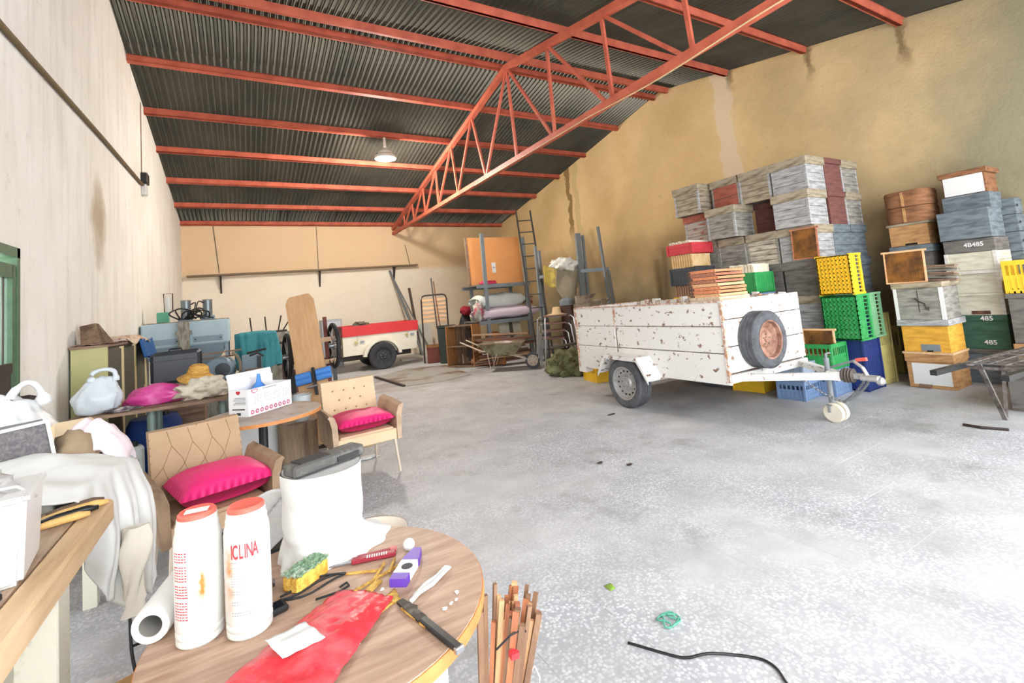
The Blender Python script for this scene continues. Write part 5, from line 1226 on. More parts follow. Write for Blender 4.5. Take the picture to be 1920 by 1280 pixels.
# ================================================================== LEFT BACK
# cabinet
MOLV = mat('olive_panel', (178, 176, 124), .6, vary=.08, scale=3, bump=.05)
MDKG = mat('dark_drawer', (92, 88, 74), .6, vary=.12, scale=5)
MCRM = mat('cream_strip', (226, 206, 158), .6, vary=.05)
t = thing('green_cabinet', 'old olive green cabinet with dark doors and cream strips against the left wall', 'cabinet', (-1.25, 6.33, 0))
B().bx(-.13, .13, -.57, -.545, .06, 1.345).build('end_panel', MOLV, t); B().bx(-.13, .11, -.545, 1.42, .06, 1.345).build('carcass', MDKG, t)
for i in range(3):
    y0 = -.53+i*.65; b = B(); b.bx(.111, .128, y0, y0+.55, .1, 1.31, bev=.003); d_ = b.build('door', MDKG, t)
    for q in (.555, .60): B().bx(.111, .134, y0+q, y0+q+.035, .08, 1.33).build('cream_strip', MCRM, t)
    B().bx(.129, .14, y0+.46, y0+.475, .68, .8).build('handle', MCRM, d_)
B().bx(-.14, .135, -.58, 1.43, 1.345, 1.37).build('cabinet_top', MOLD, t)
B().bx(-.12, .1, -.55, 1.4, 0, .06).build('plinth', MDARK, t)
b = B(); b.hexa([(-1.34, 5.90, 1.385), (-1.18, 5.88, 1.385), (-1.14, 6.12, 1.385), (-1.32, 6.14, 1.385), (-1.36, 5.96, 1.56), (-1.24, 5.93, 1.58), (-1.23, 6.02, 1.57), (-1.34, 6.05, 1.56)])
tag(b.build('paper_sack', mat('kraft_sack', (128, 106, 84), .9, rgb2=(92, 72, 58), scale=9, bump=.4)), 'crumpled brown paper sack standing on the green cabinet', 'sack')
b = B(); b.grid(lambda u, v: (-1.37+.27*v, 5.78+.8*u, 1.374+.02*abs(noise.noise(Vector((u*6, v*4, 2))))), 24, 10, th=.006)
tag(b.build('maroon_rag', mat('maroon_rag', (110, 74, 70), .9, rgb2=(170, 140, 128), scale=8, bump=.3), smooth=True), 'thin maroon rag spread over the green cabinet top', 'rag')
b = B(); b.grid(lambda u, v: (-1.30+.24*v, 6.62+1.1*u, 1.395+.03*sin(u*4)-.08*max(0, v-.75)*3*(1+.3*sin(u*14))), 24, 12, th=.012)
tag(b.build('striped_cloth', mat('red_cream_cloth', (214, 194, 172), .9, rgb2=(168, 84, 72), thr=(.52, .66), scale=5, stretch=(5, 1, 1)), smooth=True), 'cream and red striped cloth hanging over the front of the green cabinet', 'cloth')
b = B(); b.grid(lambda u, v: (-1.085+.03*sin(u*9)+.05*v, 7.05+.75*u, 1.37-.22*v+.01*sin(u*14)), 14, 10, th=.008)
tag(b.build('blue_cloth', mat('mid_blue_cloth', (48, 96, 156), .85, vary=.12, bump=.2), smooth=True), 'blue cloth hanging off the far front edge of the green cabinet', 'cloth')
# black case
st = thing('case_stand', 'rough box carrying the black suitcase behind the board table', 'stand', (-.66, 6.36, 0)); B().bx(-.22, .26, -.16, .18, 0, .86).build('box', MOLD, st); B().bx(-.225, .265, -.165, .185, .86, .885).build('lid', MOLD, st)
t = thing('suitcase', 'black ribbed plastic suitcase standing upright behind the magenta bag', 'suitcase', (-.66, 6.34, .886), RAD(6))
B().bx(-.22, .22, -.11, .0, 0, .33, bev=.03).build('front_shell', mat('case_black', (58, 62, 70), .45, vary=.1), t, smooth='auto'); B().bx(-.21, .24, .004, .12, 0, .335, bev=.03).build('rear_shell', MBLK, t, smooth='auto')
b = B(); b.tube([(-.06, -.02, .33), (-.05, -.02, .36), (.05, -.02, .36), (.06, -.02, .33)], .009, 6); b.build('handle', MBLK, t); B().bx(-.2, .2, -.114, -.108, .24, .25).build('rib', MBLK, t)
# --- feed mixing machine with two hoppers
MBG = mat('pale_blue_machine', (176, 198, 208), .5, vary=.06, scale=3); MBG2 = mat('blue_grey_machine', (136, 156, 170), .5, vary=.08, scale=3); MGP = mat('grey_post', (156, 152, 140), .7, rgb2=(120, 114, 102), scale=6, bump=.2, stretch=(4, 4, 1))
t = thing('feed_machine', 'pale blue double hopper machine with grey panels standing behind the green cabinet', 'machine', (-.80, 9.05, 0))
b = B(); b.bx(-.57, .58, 0, .9, 1.18, 1.56, bev=.02); b.build('hopper_box', MBG, t)
B().bx(-.56, .57, .03, .87, 1.56, 1.575).build('top_sheet', MGP, t)
for s in (-1, 1):
    c = .29*s; b = B(); b.hexa([(c-.10, .22, .78), (c+.06, .22, .78), (c+.06, .6, .78), (c-.10, .6, .78), (c-.28, .01, 1.18), (c+.28, .01, 1.18), (c+.28, .88, 1.18), (c-.28, .88, 1.18)]); b.build('hopper', MBG2, t)
    b = B(); b.box((c, -.006, 1.27), (.40 if s > 0 else .34, .012, .09)); pl = b.build('name_panel', MBG2, t)
    for x in (c-.17, c+.17): B().cyl((x, -.012, 1.27), (x, -.022, 1.27), .01, n=8).build('bolt', MDARK, t)
for x in (-.54, .54):
    for y in (.04, .84): B().bx(x-.025, x+.025, y-.025, y+.025, 0, 1.2).build('leg', MBG2, t)
B().bx(-.52, .56, .05, .8, .3, .36).build('lower_frame', MBG2, t)
b = B(); b.bx(-.09, .05, -.16, -.02, 0, 1.56); b.build('auger_post', MGP, t); B().bx(-.12, .08, -.18, 0, 1.36, 1.42).build('post_collar', MGP, t)
for i, (x, y) in enumerate(((-.02, .3), (.27, .45))):
    B().cyl((x, y, 1.62), (x, y, 1.90), .07, n=20).build('motor', mat('motor_grey', (128, 138, 142), .35, .5), t, smooth='auto'); B().bx(x-.1, x+.1, y-.1, y+.1, 1.575, 1.64).build('motor_base', MBG2, t); B().cyl((x, y, 1.90), (x, y, 1.915), .075, n=20).build('motor_cap', MGP, t)
b = B(); rs = random.Random(2)
for k in range(7):
    a = k*.9; b.tube([(-.08+.02*k, -.05, 1.60), (-.2+.08*k, -.12+.05*sin(a), 1.70+.05*sin(a*2)), (-.05+.04*k, -.05+.1*cos(a), 1.74+.04*cos(a)), (.05+.05*k*(k % 2), .1, 1.70), (.0+.06*k, .2, 1.6)], .012, 6, sm=6)
b.tube([(.05, .28, 1.84), (.12, .2, 1.86), (.1, .1, 1.72)], .01, 6, sm=6); b.tube([(.22, .4, 1.86), (.15, .3, 1.88), (.12, .15, 1.7)], .01, 6, sm=6)
b.build('hoses', MBLK, t, smooth=True)
t = thing('green_pump', 'small turquoise green pump with a white upright tube on the hopper machine', 'pump', (-1.12, 9.5, 1.577)); B().bx(-.10, .06, -.07, .07, 0, .17, bev=.01).build('pump_body', mat('turquoise_paint', (96, 176, 146), .5, vary=.08), t)
B().cyl((.05, 0, .1), (.05, 0, .42), .035, n=14).build('white_tube', MWHITE, t, smooth='auto'); b = B(); b.tube([(.0, .0, .17), (-.01, 0, .47), (.11, 0, .47), (.11, 0, .17)], .009, 5); b.build('bracket', MIR, t)
# grinder on pedestal
t = thing('bench_grinder', 'grey belt-driven grinding machine with round motor, behind the sun hat', 'machine', (-.30, 7.75, 0))
B().bx(-.2, .4, -.1, .35, 0, .62).build('pedestal', MGP, t); B().bx(-.28, .48, -.18, .42, .62, .68).build('table', mat('machine_plate', (118, 112, 104), .6, .2, vary=.2), t)
b = B(); b.at((0, 0, .86), (RAD(90), 0, RAD(-12))); b.lathe([(0, -.16), (.15, -.16), (.17, -.12), (.17, .10), (.15, .13), (0, .13)], 28); b.build('motor', MBG2, t, smooth='auto')
b = B(); b.at((.03, -.13, .86), (RAD(90), 0, RAD(-12))); b.lathe([(0, 0), (.09, 0), (.09, .03), (.03, .035), (.03, .06), (0, .06)], 22); b.build('pulley', mat('pulley_grey', (96, 104, 110), .4, .5), t, smooth='auto')
b = B(); b.tube([(.14, -.17, 1.08), (.21, -.17, 1.0), (.235, -.17, .85), (.19, -.17, .7), (.12, -.17, .64)], .022, 6, sm=5); b.build('drive_belt', mat('belt_tan', (150, 138, 118), .8), t)
b = B(); b.bx(.25, .5, -.1, .2, .68, 1.0, bev=.01); b.build('switch_box', MBG2, t); b = B(); b.bx(.44, .49, -.13, -.09, .82, .98); b.build('switch', MBLK, t)
b = B(); b.bar((-.5, .0, 1.07), (.25, -.1, 1.10), .05, .02); b.bar((-.5, .05, 1.01), (.2, .0, 1.03), .04, .02); b.build('guide_rails', MOLD, t)
b = B()
for k in range(6): b.tube([(.05+.08*k, -.19, .69), (.1+.07*k, -.24, .76+.03*(k % 2)), (.2+.05*k, -.2, .70)], .012, 5)
b.build('cable_tangle', MBLK2, t, smooth=True)
b = B(); b.bar((.32, .02, 1.03), (.56, -.05, 1.07), .03, .03); b.tube([(.35, -.1, 1.0), (.45, -.15, 1.03), (.52, -.14, .98)], .012, 5); b.build('lever', MIR, t)
t = thing('tool_box', 'brown-grey vice block at the end of the machine table behind the carton', 'vice', (.12, 7.30, 0)); B().bx(-.13, .13, -.1, .1, 0, .72).build('stand', MGP, t); B().bx(-.14, .10, -.12, .12, .72, .84, bev=.02).build('jaw', MHB, t); B().bx(-.05, .05, -.14, -.1, .74, .8).build('slot', MDARK, t)
# teal cloth covered machine
b = B()
def teal(u, v):
    a = u*2*pi; k = 1+.10*v; px = max(-1, min(1, 1.35*cos(a))); py = max(-1, min(1, 1.35*sin(a)))
    f = .03*sin(a*9+1)*v**.5+.02*noise.noise(Vector((cos(a)*3, sin(a)*3, v*2)))
    if v < .25: q = v/.25; return ((.25*q)*px, .26*q*py, 1.235-.02*q+.02*noise.noise(Vector((px*q*2, py*q*2, 5))))
    q = (v-.25)/.75
    return ((.25*k+.02+f-.02)*px+.035*q, (.27*k+f)*py, 1.21-.56*q-.04*sin(a*3)*q)
t = thing('covered_machine', 'machine hidden under a hanging teal cloth', 'machine', (.17, 9.45, 0)); t.scale = (1.15, 1.0, 1.06)
B().bx(-.22, .24, -.22, .24, 0, 1.2).build('body', MGP, t); b.grid(teal, 72, 20); b.build('teal_cover', mat('teal_cloth', (72, 150, 158), .85, rgb2=(48, 118, 128), scale=3, bump=.2, stretch=(3, 3, .6)), t, smooth=True)
b = B(); b.bx(.38, .42, -.1, .1, 0, 1.0); b.bx(.30, .46, -.12, -.06, .98, 1.02); b.build('side_arm', MIR, t)
# upturned stool legs and boards behind
t = thing('stool', 'upturned metal stool with thin dark legs in the air behind the teal cover', 'stool', (.55, 10.9, 0))
B().bx(-.62, .35, -.02, .32, .98, 1.22).build('crate_under', MGP, t); B().bx(-.6, .33, 0, .3, 0, .98).build('support', MGP, t); B().bx(-.2, .22, .0, .3, 1.22, 1.26).build('seat', MIR, t)
for p, q in (((-.42, .1, 1.22), (-.45, .05, 1.56)), ((-.16, .1, 1.24), (-.18, .06, 1.56)), ((.06, .1, 1.26), (.12, .06, 1.56)), ((.16, .2, 1.26), (.36, .12, 1.58))): B().cyl(p, q, .013, n=8).build('leg', MIR, t)
for i, (x, w, h, lab) in enumerate(((.62, .16, .9, 'broad maroon-brown board leaning upright left of the wheeled cart'), (.80, .1, .86, 'narrow dark maroon board upright right beside the broad one'))):
    tag(B().box((0, 0, h/2), (w, .03, h)).build('board', mat('maroon_board', (106, 74, 64), .7, vary=.15, scale=3, stretch=(6, 6, 1)), loc=(x+.05, 9.9+i*.05, 0), rot=(RAD(-4), 0, 0)), lab, 'board')
# --- old wheeled handcart up on end behind the sit up bench
MWD = mat('cart_maroon', (112, 58, 48), .7, vary=.15, scale=4)
t = thing('hand_cart', 'old maroon wooden handcart with two thin rubber wheels, tipped up behind the exercise bench', 'cart', (.78, 6.92, 0), RAD(-4))
for s in (-1, 1):
    x = .30*s-.02; zc = .98 if s < 0 else 1.06
    b = B(); b.at((x-.02*s, -.16, zc), (0, RAD(90), RAD(12*s*0+8))); b.lathe([(.255, -.02), (.28, -.028), (.30, -.015), (.303, 0), (.30, .015), (.28, .028), (.255, .02)], 40, caps=False); b.build('tyre', MBLK2, t, smooth='auto')
    b = B()
    for k in range(8): a = 2*pi*k/8; b.at((x-.02*s, -.16, zc), (0, 0, RAD(8))); b.cyl((0, 0, 0), (0, .26*cos(a), .26*sin(a)), .008, n=6)
    b.build('spokes', MSTEEL, t)
    b = B(); b.at((x-.02*s, -.16, zc), (0, RAD(90), RAD(8))); b.lathe([(0, -.06), (.035, -.06), (.035, .06), (0, .06)], 14); b.build('hub', MSTEEL, t)
    B().bar((x-.06*s, .02, 0), (x-.10*s, .10, 1.45), .05, .05).build('side_rail', MWD, t)
for z in (.82, 1.12, .45): B().bar((-.30, .03, z), (.33, .03, z+.03), .04, .06).build('cross_bar', wood('pale_rung', (222, 190, 158), (198, 158, 124)), t)
for x in (-.22, -.12, .30): B().bar((x, -.03, 0), (x-.03, .02, .74), .05, .05).build('leg', MBLK, t)
# --- sit-up bench
MBRD = wood('tan_board', (194, 154, 112), (176, 134, 92), rough=.55, grain=(9, 9, 1.2), bump=.05)
t = thing('exercise_bench', 'tan padded sit-up exercise board with blue foam rollers, leaning upright', 'exercise bench', (.72, 5.78, 0), RAD(-14), rot=(RAD(-20), RAD(-10), RAD(-16)))
w2 = .165; b = B(); P = [(-w2, 0, .05), (w2, 0, .05), (w2, 0, 1.80)]+[(w2*.93-.06*(1-cos(a)), 0, 1.80+.09*sin(a)) for a in (.5, 1.0, 1.4)]+[(-w2*.93+.06*(1-cos(a)), 0, 1.80+.09*sin(a)) for a in (1.4, 1.0, .5)]+[(-w2, 0, 1.80)]
b.prism(P, 0, (0, .035, 0)); b.build('board', MBRD, t)
B().bar((0, .04, .0), (0, .05, 1.6), .05, .03).build('spine', MIR, t)
for z in (.845, .785):
    for s in (-1, 1): B().lathe([(0, -.085), (.034, -.085), (.04, -.078), (.04, .078), (.034, .085), (0, .085)], 18, 'x', c=(s*.112+.03, -.045, z)).build('foam_roller', MBLUE, t, smooth='auto')
B().bx(.015, .045, -.05, .0, .6, .92).build('roller_post', MBLK, t)
B().cyl((-.06, -.05, .70), (.06, -.05, .70), .015, n=10).build('grip_handle', MSTEEL, t)
B().cyl((-.18, .02, .02), (.18, .02, .02), .022, n=10).build('foot_bar', MIR, t)
# --- grey appliance at back wall
t = thing('grey_cabinet', 'light grey metal appliance standing by the back wall behind the red and white trailer', 'appliance', (2.15, 14.2, 0))
B().bx(-.27, .27, 0, .5, 0, 1.36, bev=.01).build('casing', MGALV if 0 else mat('appliance_grey', (172, 180, 188), .5, vary=.06), t); B().bx(-.22, .24, -.012, 0, .75, 1.3).build('door', mat('appliance_light', (196, 202, 208), .5, vary=.05), t); B().bx(-.06, .1, -.02, -.01, 1.13, 1.17).build('handle_slot', MDARK, t)
# --- red and white trailer
MCT = mat('cream_trailer', (228, 222, 206), .45, vary=.05, scale=3); MRT = mat('red_trailer', (206, 48, 52), .5, vary=.06, scale=3); MENDG = mat('olive_end', (122, 108, 88), .6, vary=.1)
t = thing('box_trailer', 'cream tub trailer with a red top band and black wheel, at the back wall', 'trailer', (0, 0, 0))
ya, yb_ = 12.35, 13.55
b = B(); b.hexa([(2.10, ya+.03, .42), (3.98, ya+.03, .42), (3.98, yb_, .42), (2.10, yb_, .42), (2.10, ya, .90), (4.02, ya, .90), (4.02, yb_, .90), (2.10, yb_, .90)]); b.build('tub', MCT, t)
b = B()
b.hexa([(2.10, ya-.02, .90), (4.04, ya-.02, .90), (4.04, ya+.03, .90), (2.10, ya+.03, .90), (2.10, ya-.02, 1.155), (4.04, ya-.02, 1.155), (4.04, ya+.03, 1.155), (2.10, ya+.03, 1.155)]); b.bx(2.10, 4.04, yb_-.05, yb_, .9, 1.155); b.bx(3.99, 4.04, ya, yb_, .9, 1.155); b.build('red_band', MRT, t)
B().bx(2.085, 2.10, ya+.0, yb_, .40, .90).build('end_panel', MENDG, t); B().bx(2.08, 2.10, ya+.0, yb_, .9, 1.155).build('end_band', mat('dull_red_band', (128, 52, 48), .6, vary=.1), t)
b = B(); b.bx(2.07, 2.086, ya+.10, ya+.18, .62, .70); b.build('lamp', mat('lamp_lens', (240, 226, 210), .3), t)
wheel(t, (3.05, ya-.03, .345), (RAD(90), 0, 0), .345, .2, MTYRED, MTYRED, 8)
wheel(t, (3.05, yb_+.05, .345), (RAD(-90), 0, 0), .345, .2, MTYRED, MTYRED, 8)
b = B(); R0_, R1_ = .385, .46; n = 18
for k in range(n):
    a, c = pi*(.02+.96*k/n), pi*(.02+.96*(k+1)/n)
    def pt(r, q, y): return (3.05+r*cos(q)*1.06, y, .34+r*sin(q))
    b.hexa([pt(R0_, a, ya-.14), pt(R1_, a, ya-.14), pt(R1_, a, ya+.02), pt(R0_, a, ya+.02), pt(R0_, c, ya-.14), pt(R1_, c, ya-.14), pt(R1_, c, ya+.02), pt(R0_, c, ya+.02)])
b.build('wheel_arch', MCT, t)
B().bx(2.15, 3.95, 12.8, 13.2, .26, .42).build('chassis', MIR, t); B().bx(1.70, 2.15, 12.92, 13.02, .34, .42).build('drawbar', MIR, t); B().bx(1.70, 1.76, 12.94, 13.0, 0, .36).build('prop_stand', MIR, t)
for (x, z) in ((2.42, .74), (3.72, .80)):
    b = B()
    for k in range(6):
        a = k*pi/3; b.at((x+.03*cos(a), ya+.0, z+.03*sin(a)), (RAD(90), 0, 0)); b.lathe([(0, 0), (.022, 0), (.022, .01), (0, .01)], 8)
    b.at(); b.build('flower_decal', mat('pale_yellow_decal', (226, 212, 160), .6), t)
    b = B(); b.bar((x+.03, ya-.004, z+.04), (x+.02, ya-.012, z+.22), .006, .006); b.bar((x+.03, ya-.004, z+.04), (x+.08, ya-.01, z+.10), .006, .006); b.bx(x+.10, x+.2, ya-.008, ya+.01, z-.02, z+.03); b.build('decal_stem', mat('grey_blue_decal', (150, 160, 170), .6), t)
B().bx(4.0, 4.02, ya-.03, ya, .74, .86).build('latch', MIR, t)
b = B(); b.blob((2.62, 12.7, 1.15), (.20, .16, .10), .3, 2, 3, 3, flat=.95); b.build('load_heap', mat('grey_heap', (112, 104, 92), .9, vary=.2, scale=8), t)
# floor drain sheet with stains, slabs, poles
tag(B().prism([(2.50, 10.85, 0), (2.62, 9.0, 0), (3.3, 8.85, 0), (4.05, 9.1, 0), (4.3, 11.2, 0), (3.4, 11.5, 0)], 0, (0, 0, .012)).build('floor_sheet', mat('stained_sheet', (152, 150, 145), .8, rgb2=(106, 86, 62), thr=(.5, .66), scale=1.3, bump=.1)), 'flat rust-stained sheet lying on the floor in front of the red and white trailer', 'sheet')
tag(B().bar((2.50, 10.85, .02), (2.60, 9.0, .02), .05, .03).build('floor_bar', MIR), 'dark bar lying along the left edge of the stained floor sheet', 'bar')
MSLB = mat('white_slab', (210, 208, 200), .7, vary=.05)
for i, (x, y, w, d) in enumerate(((4.18, 13.55, .62, .4), (4.85, 13.8, .62, .35))):
    tag(B().bx(-w/2, w/2, -d/2, d/2, 0, .05).build('slab', MSLB, loc=(x, y, 0), rot=(0, 0, RAD(-6))), ['pale slab on the floor nearest to the red and white trailer', 'pale slab on the floor nearer to the maroon box'][i], 'slab')
tag(B().bx(-.2, .2, -.02, .02, 0, .95).build('leaning_sheet', MSLB, loc=(4.98, 14.45, 0), rot=(RAD(-8), 0, RAD(-8))), 'white panel leaning on the back wall below the slatted bed frame', 'panel')
for i, (p, q, w, m_, lab) in enumerate((((4.15, 15.14, 2.76), (4.62, 13.75, .0), .06, 'g', 'longer grey steel rail leaning from the wall shelf to the floor'), ((4.22, 15.14, 2.55), (5.05, 14.2, .0), .05, 'g', 'shorter grey steel rail leaning beside the brown post'), ((4.74, 15.12, 2.15), (4.74, 14.3, 0.0), .07, 'b', 'dark brown post leaning on the back wall right of the red and white trailer'))):
    tag(B().bar(p, q, w, w*.6).build('leaning_bar', MGALV if m_ == 'g' else mat('brown_post', (92, 76, 64), .7, vary=.15)), lab, 'bar')
# --- slatted bed frame, pins, bin
MSLT = wood('bed_slat', (214, 176, 138), (190, 148, 108), grain=(1, 9, 9))
t = thing('bed_frame', 'dark tubular bed frame with pale wooden slats standing on end by the back wall', 'bed frame', (4.43, 12.0, 0), rot=(RAD(-10), 0, RAD(-22)))
b = B(); b.tube([(-.36, 0, .0), (-.36, 0, 1.70), (-.33, 0, 1.79), (-.26, 0, 1.82), (.22, 0, 1.82), (.29, 0, 1.79), (.32, 0, 1.70), (.32, 0, 0)], .022, 8); b.build('tube_frame', MIR, t, smooth='auto')
for i in range(6): B().bx(-.34, .30, -.012, .012, 1.08+i*.115, 1.145+i*.115).build('slat', MSLT, t)
b = B(); b.bar((.02, -.05, .9), (-.06, .0, 2.30), .035, .02); b.build('pole', MIR, t); b = B(); b.bar((.1, -.05, .9), (-.0, .02, 2.2), .03, .02); b.build('pole', MRUST, t)
t = thing('dark_bin', 'dark green-grey plastic bin standing below the slatted bed frame', 'bin', (4.55, 11.62, 0)); b = B(); b.lathe([(0, 0), (.2, 0), (.23, .9), (.25, .92), (.25, .96), (.2, .96), (.2, .9), (0, .88)], 24); b.build('bin_body', mat('bin_dark', (58, 66, 64), .6, vary=.15), t, smooth='auto'); B().cyl((0, 0, .9), (0, 0, .93), .19, n=20).build('filling', MBLK2, t)
t = thing('maroon_box', 'dark maroon box on the floor left of the dark bin', 'box', (4.36, 12.05, 0), RAD(-20)); B().bx(-.2, .12, -.14, .14, 0, .46, bev=.01).build('box', MWD, t); B().bx(-.21, .13, -.15, .15, .40, .47).build('lid', MH['brown'], t)
b = B(); b.blob((5.0, 11.35, .62), (.2, .18, .62), .12, 2, 31, 3, flat=.003); tag(b.build('dark_sack', MBLK2, smooth=True), 'tall black sack behind the wooden crate', 'sack')
b = B(); b.blob((5.0, 11.25, 1.30), (.16, .12, .12), .25, 2, 32, 3); tag(b.build('red_jacket', mat('deep_red_cloth', (150, 28, 52), .8, vary=.15, bump=.3), smooth=True), 'deep red cloth lying on the tall black sack', 'cloth')
# --- wooden crate
MCW = wood('crate_orange_wood', (176, 122, 72), (128, 84, 50), grain=(9, 9, 1.2), bump=.3); MCW2 = wood('crate_brown', (128, 102, 80), (92, 72, 58), grain=(9, 9, 1.2))
t = thing('wooden_crate', 'wooden shelf crate standing on end with an orange-brown side board', 'crate', (4.52, 10.45, 0), RAD(35))
B().bx(-.20, .20, -.37, -.345, 0, .98).build('side_board', MCW, t); B().bx(-.20, .20, .345, .37, 0, .97).build('side_board', MCW, t)
for z in (.01, .47, .95): B().bx(-.2, .2, -.345, .345, z, z+.025).build('shelf', MCW2, t)
for i in range(4): B().bx(.18, .195, -.34+i*.175, -.19+i*.175, .03, .95).build('back_slat', MCW2, t)
for z in (.2, .66): B().bx(.05, .18, -.28, -.02, z, z+.2).build('inner_drawer', MIR, t)
# ================================================================== RACKS
MRK = mat('rack_grey', (136, 144, 148), .5, .2, vary=.1, scale=5)
t = thing('storage_rack', 'grey steel storage rack with an orange panel, mattresses and odds on three shelves', 'rack', (0, 0, 0))
rx0, rx1, ry0, ry1 = 5.12, 6.28, 10.25, 11.1
for x, y, h in ((rx0, ry0, 3.15), (rx1, ry0, 3.05), (rx0, ry1, 2.0), (rx1, ry1, 2.9)): B().bx(x-.045, x+.045, y-.03, y+.03, 0, h).build('post', MRK, t)
for z in (1.90, 1.02, .46):
    B().bx(rx0-.25, rx1+.08, ry0-.02, ry1+.02, z-.025, z).build('shelf', mat('shelf_board', (120, 112, 102), .7, vary=.15), t)
    B().bx(rx0-.25, rx1+.1, ry0-.04, ry0-.01, z-.09, z).build('beam', MRK, t); B().bx(rx0-.25, rx1+.1, ry1+.01, ry1+.04, z-.09, z).build('beam', MRK, t)
t = thing('orange_board', 'large flat orange-tan panel with a white label standing on the top rack shelf', 'panel', (5.53, 10.60, 1.902), rot=(RAD(-4), 0, RAD(-2)))
B().bx(-.66, .86, 0, .05, 0, 1.22).build('panel', mat('orange_panel', (220, 152, 92), .7, vary=.06, scale=2), t); B().bx(-.67, -.62, -.01, .06, 0, 1.22).build('edge_strip', MOLD, t); B().bx(.0, .11, -.004, 0, .30, .56).build('label', MWPAPER, t); B().bx(.02, .09, -.006, -.003, .42, .45).build('label_print', MGREYINK, t)
b = B(); b.blob((4.80, 10.30, 1.97), (.13, .13, .24), .25, 2, 41, 3); b.blob((5.22, 10.3, 1.94), (.24, .05, .05), .2, 2, 42, 3)
tag(b.build('pink_sheet', mat('raspberry_cloth', (226, 66, 104), .8, vary=.12, bump=.3), smooth=True), 'raspberry pink cloth bunched at the left end of the top rack shelf', 'cloth')
def mattress(nm, lab, z, h, m, seed, x0=4.95, x1=6.35, w=.30):
    b = B(); b.grid(lambda u, v: (x0+(x1-x0)*u, 10.55+w*cos(v*2*pi)*(.85+.15*abs(cos(v*2*pi))), z+h/2+h/2*(1 if sin(v*2*pi) > 0 else -1)*abs(sin(v*2*pi))**.5*(1+.25*noise.noise(Vector((u*4, v*3, seed))))*min(1, 8*u+.4, 8*(1-u)+.4)), 30, 28)
    for e in (0, 1): pass
    o = b.build(nm, m, smooth=True); tag(o, lab, 'mattress' if 'mattress' in nm else 'bedding'); return o
mattress('mattress', 'rolled lilac-pink mattress on the middle rack shelf', 1.03, .30, mat('lilac_ticking', (226, 208, 220), .85, vary=.04, bump=.15), 3, 4.93, 6.6, .34)
mattress('bedding_roll', 'bulging white plastic-wrapped bedding on top of the lilac mattress', 1.31, .36, mat('white_wrap', (214, 218, 214), .5, vary=.08, scale=4, bump=.4), 8, 4.9, 6.22, .30)
b = B(); b.blob((4.88, 10.25, 1.25), (.12, .12, .24), .3, 2, 44, 3); tag(b.build('mixed_rags', mat('mixed_rag', (170, 168, 160), .9, rgb2=(176, 70, 90), thr=(.52, .6), scale=7, bump=.4), smooth=True), 'bundle of red and white rags at the left end of the middle shelf', 'rags')
b = B(); b.blob((5.35, 10.5, .60), (.20, .2, .13), .15, 2, 45, 3, flat=.465); tag(b.build('orange_cushion', mat('orange_cushion', (216, 132, 66), .8, vary=.1), smooth=True), 'orange cushion on the lowest rack shelf', 'cushion')
t = thing('picture', 'cream panel with a dark strip leaning on the lowest rack shelf', 'panel', (5.95, 10.62, .462), rot=(RAD(-6), 0, 0)); B().bx(-.34, .3, 0, .02, 0, .46).build('panel', mat('cream_panel', (214, 206, 184), .7, vary=.06), t); B().bx(-.05, .05, -.01, 0, 0, .46).build('dark_strip', MDKG, t)
t = thing('small_box', 'small pinkish cardboard box on the right end of the lilac mattress', 'box', (6.42, 10.5, 1.34)); B().bx(-.1, .1, -.1, .1, 0, .18).build('carton', mat('pinkish_card', (206, 176, 164), .8, rgb2=(160, 90, 84), thr=(.55, .62), scale=6), t); B().bx(-.105, .105, -.105, .105, .16, .185).build('lid', MH['maroon'], t)
# ladder
MLAD = mat('ladder_dark', (74, 72, 70), .6, .2, vary=.2)
t = thing('ladder', 'tall dark metal ladder leaning across the front of the storage rack', 'ladder', (0, 0, 0))
p0, p1 = Vector((5.62, 8.95, 0)), Vector((6.12, 10.18, 3.70)); q0, q1 = Vector((5.95, 8.80, 0)), Vector((6.45, 10.03, 3.70))
for a, c in ((p0, p1), (q0, q1)): B().bar(a, c, .035, .06).build('rail', MLAD, t)
for i in range(11): k = .08+i*.085; B().bar(p0.lerp(p1, k), q0.lerp(q1, k), .025, .025).build('rung', MLAD, t)
# second rack
t = thing('steel_frame', 'grey upright steel rack frame with tall posts by the ochre wall', 'rack', (0, 0, 0))
for x, y, x2, h, w in ((6.62, 8.45, 6.66, 2.85, .13), (6.78, 8.45, 6.80, 2.80, .05), (7.22, 8.15, 7.02, 2.95, .045), (7.32, 8.1, 7.16, 1.95, .04)): B().bar((x, y, 0), (x2, y, h), w, .06).build('post', MRK, t)
for z in (1.98, 1.10): B().bar((6.62, 8.42, z), (7.2, 8.13, z), .04, .08).build('beam', MRK, t)
for x, y, h in ((6.12, 9.4, 2.7), (6.28, 9.5, 2.6)): B().bar((x, y, 0), (x-.02, y, h), .06, .06).build('post', MRK, t)
B().bar((6.12, 9.35, 1.95), (6.66, 8.5, 1.95), .05, .07).build('beam', MRK, t); B().box((6.45, 8.95, 1.0), (.5, .8, .03), rot=(0, 0, RAD(30))).build('shelf', MRK, t)
b = B(); b.blob((6.42, 8.72, 2.16), (.32, .26, .16), .28, 2.3, 51, 4); tag(b.build('white_sack', mat('woven_sack', (226, 222, 212), .8, rgb2=(188, 96, 92), thr=(.66, .7), scale=4, bump=.4), smooth=True), 'white woven sack with red print slumped over the steel rack beam', 'sack')
b = B(); b.grid(lambda u, v: (5.98+.48*u, 8.95-.25*u+.05*sin(u*8), 2.16-.55*v*(1-.45*abs(u-.65))+.03*sin(u*15)), 24, 16, th=.02); tag(b.build('yellow_cloth', mat('mustard_cloth', (196, 170, 84), .9, rgb2=(150, 134, 84), scale=5, bump=.3), smooth=True), 'mustard yellow cloth hanging from the steel rack', 'cloth')
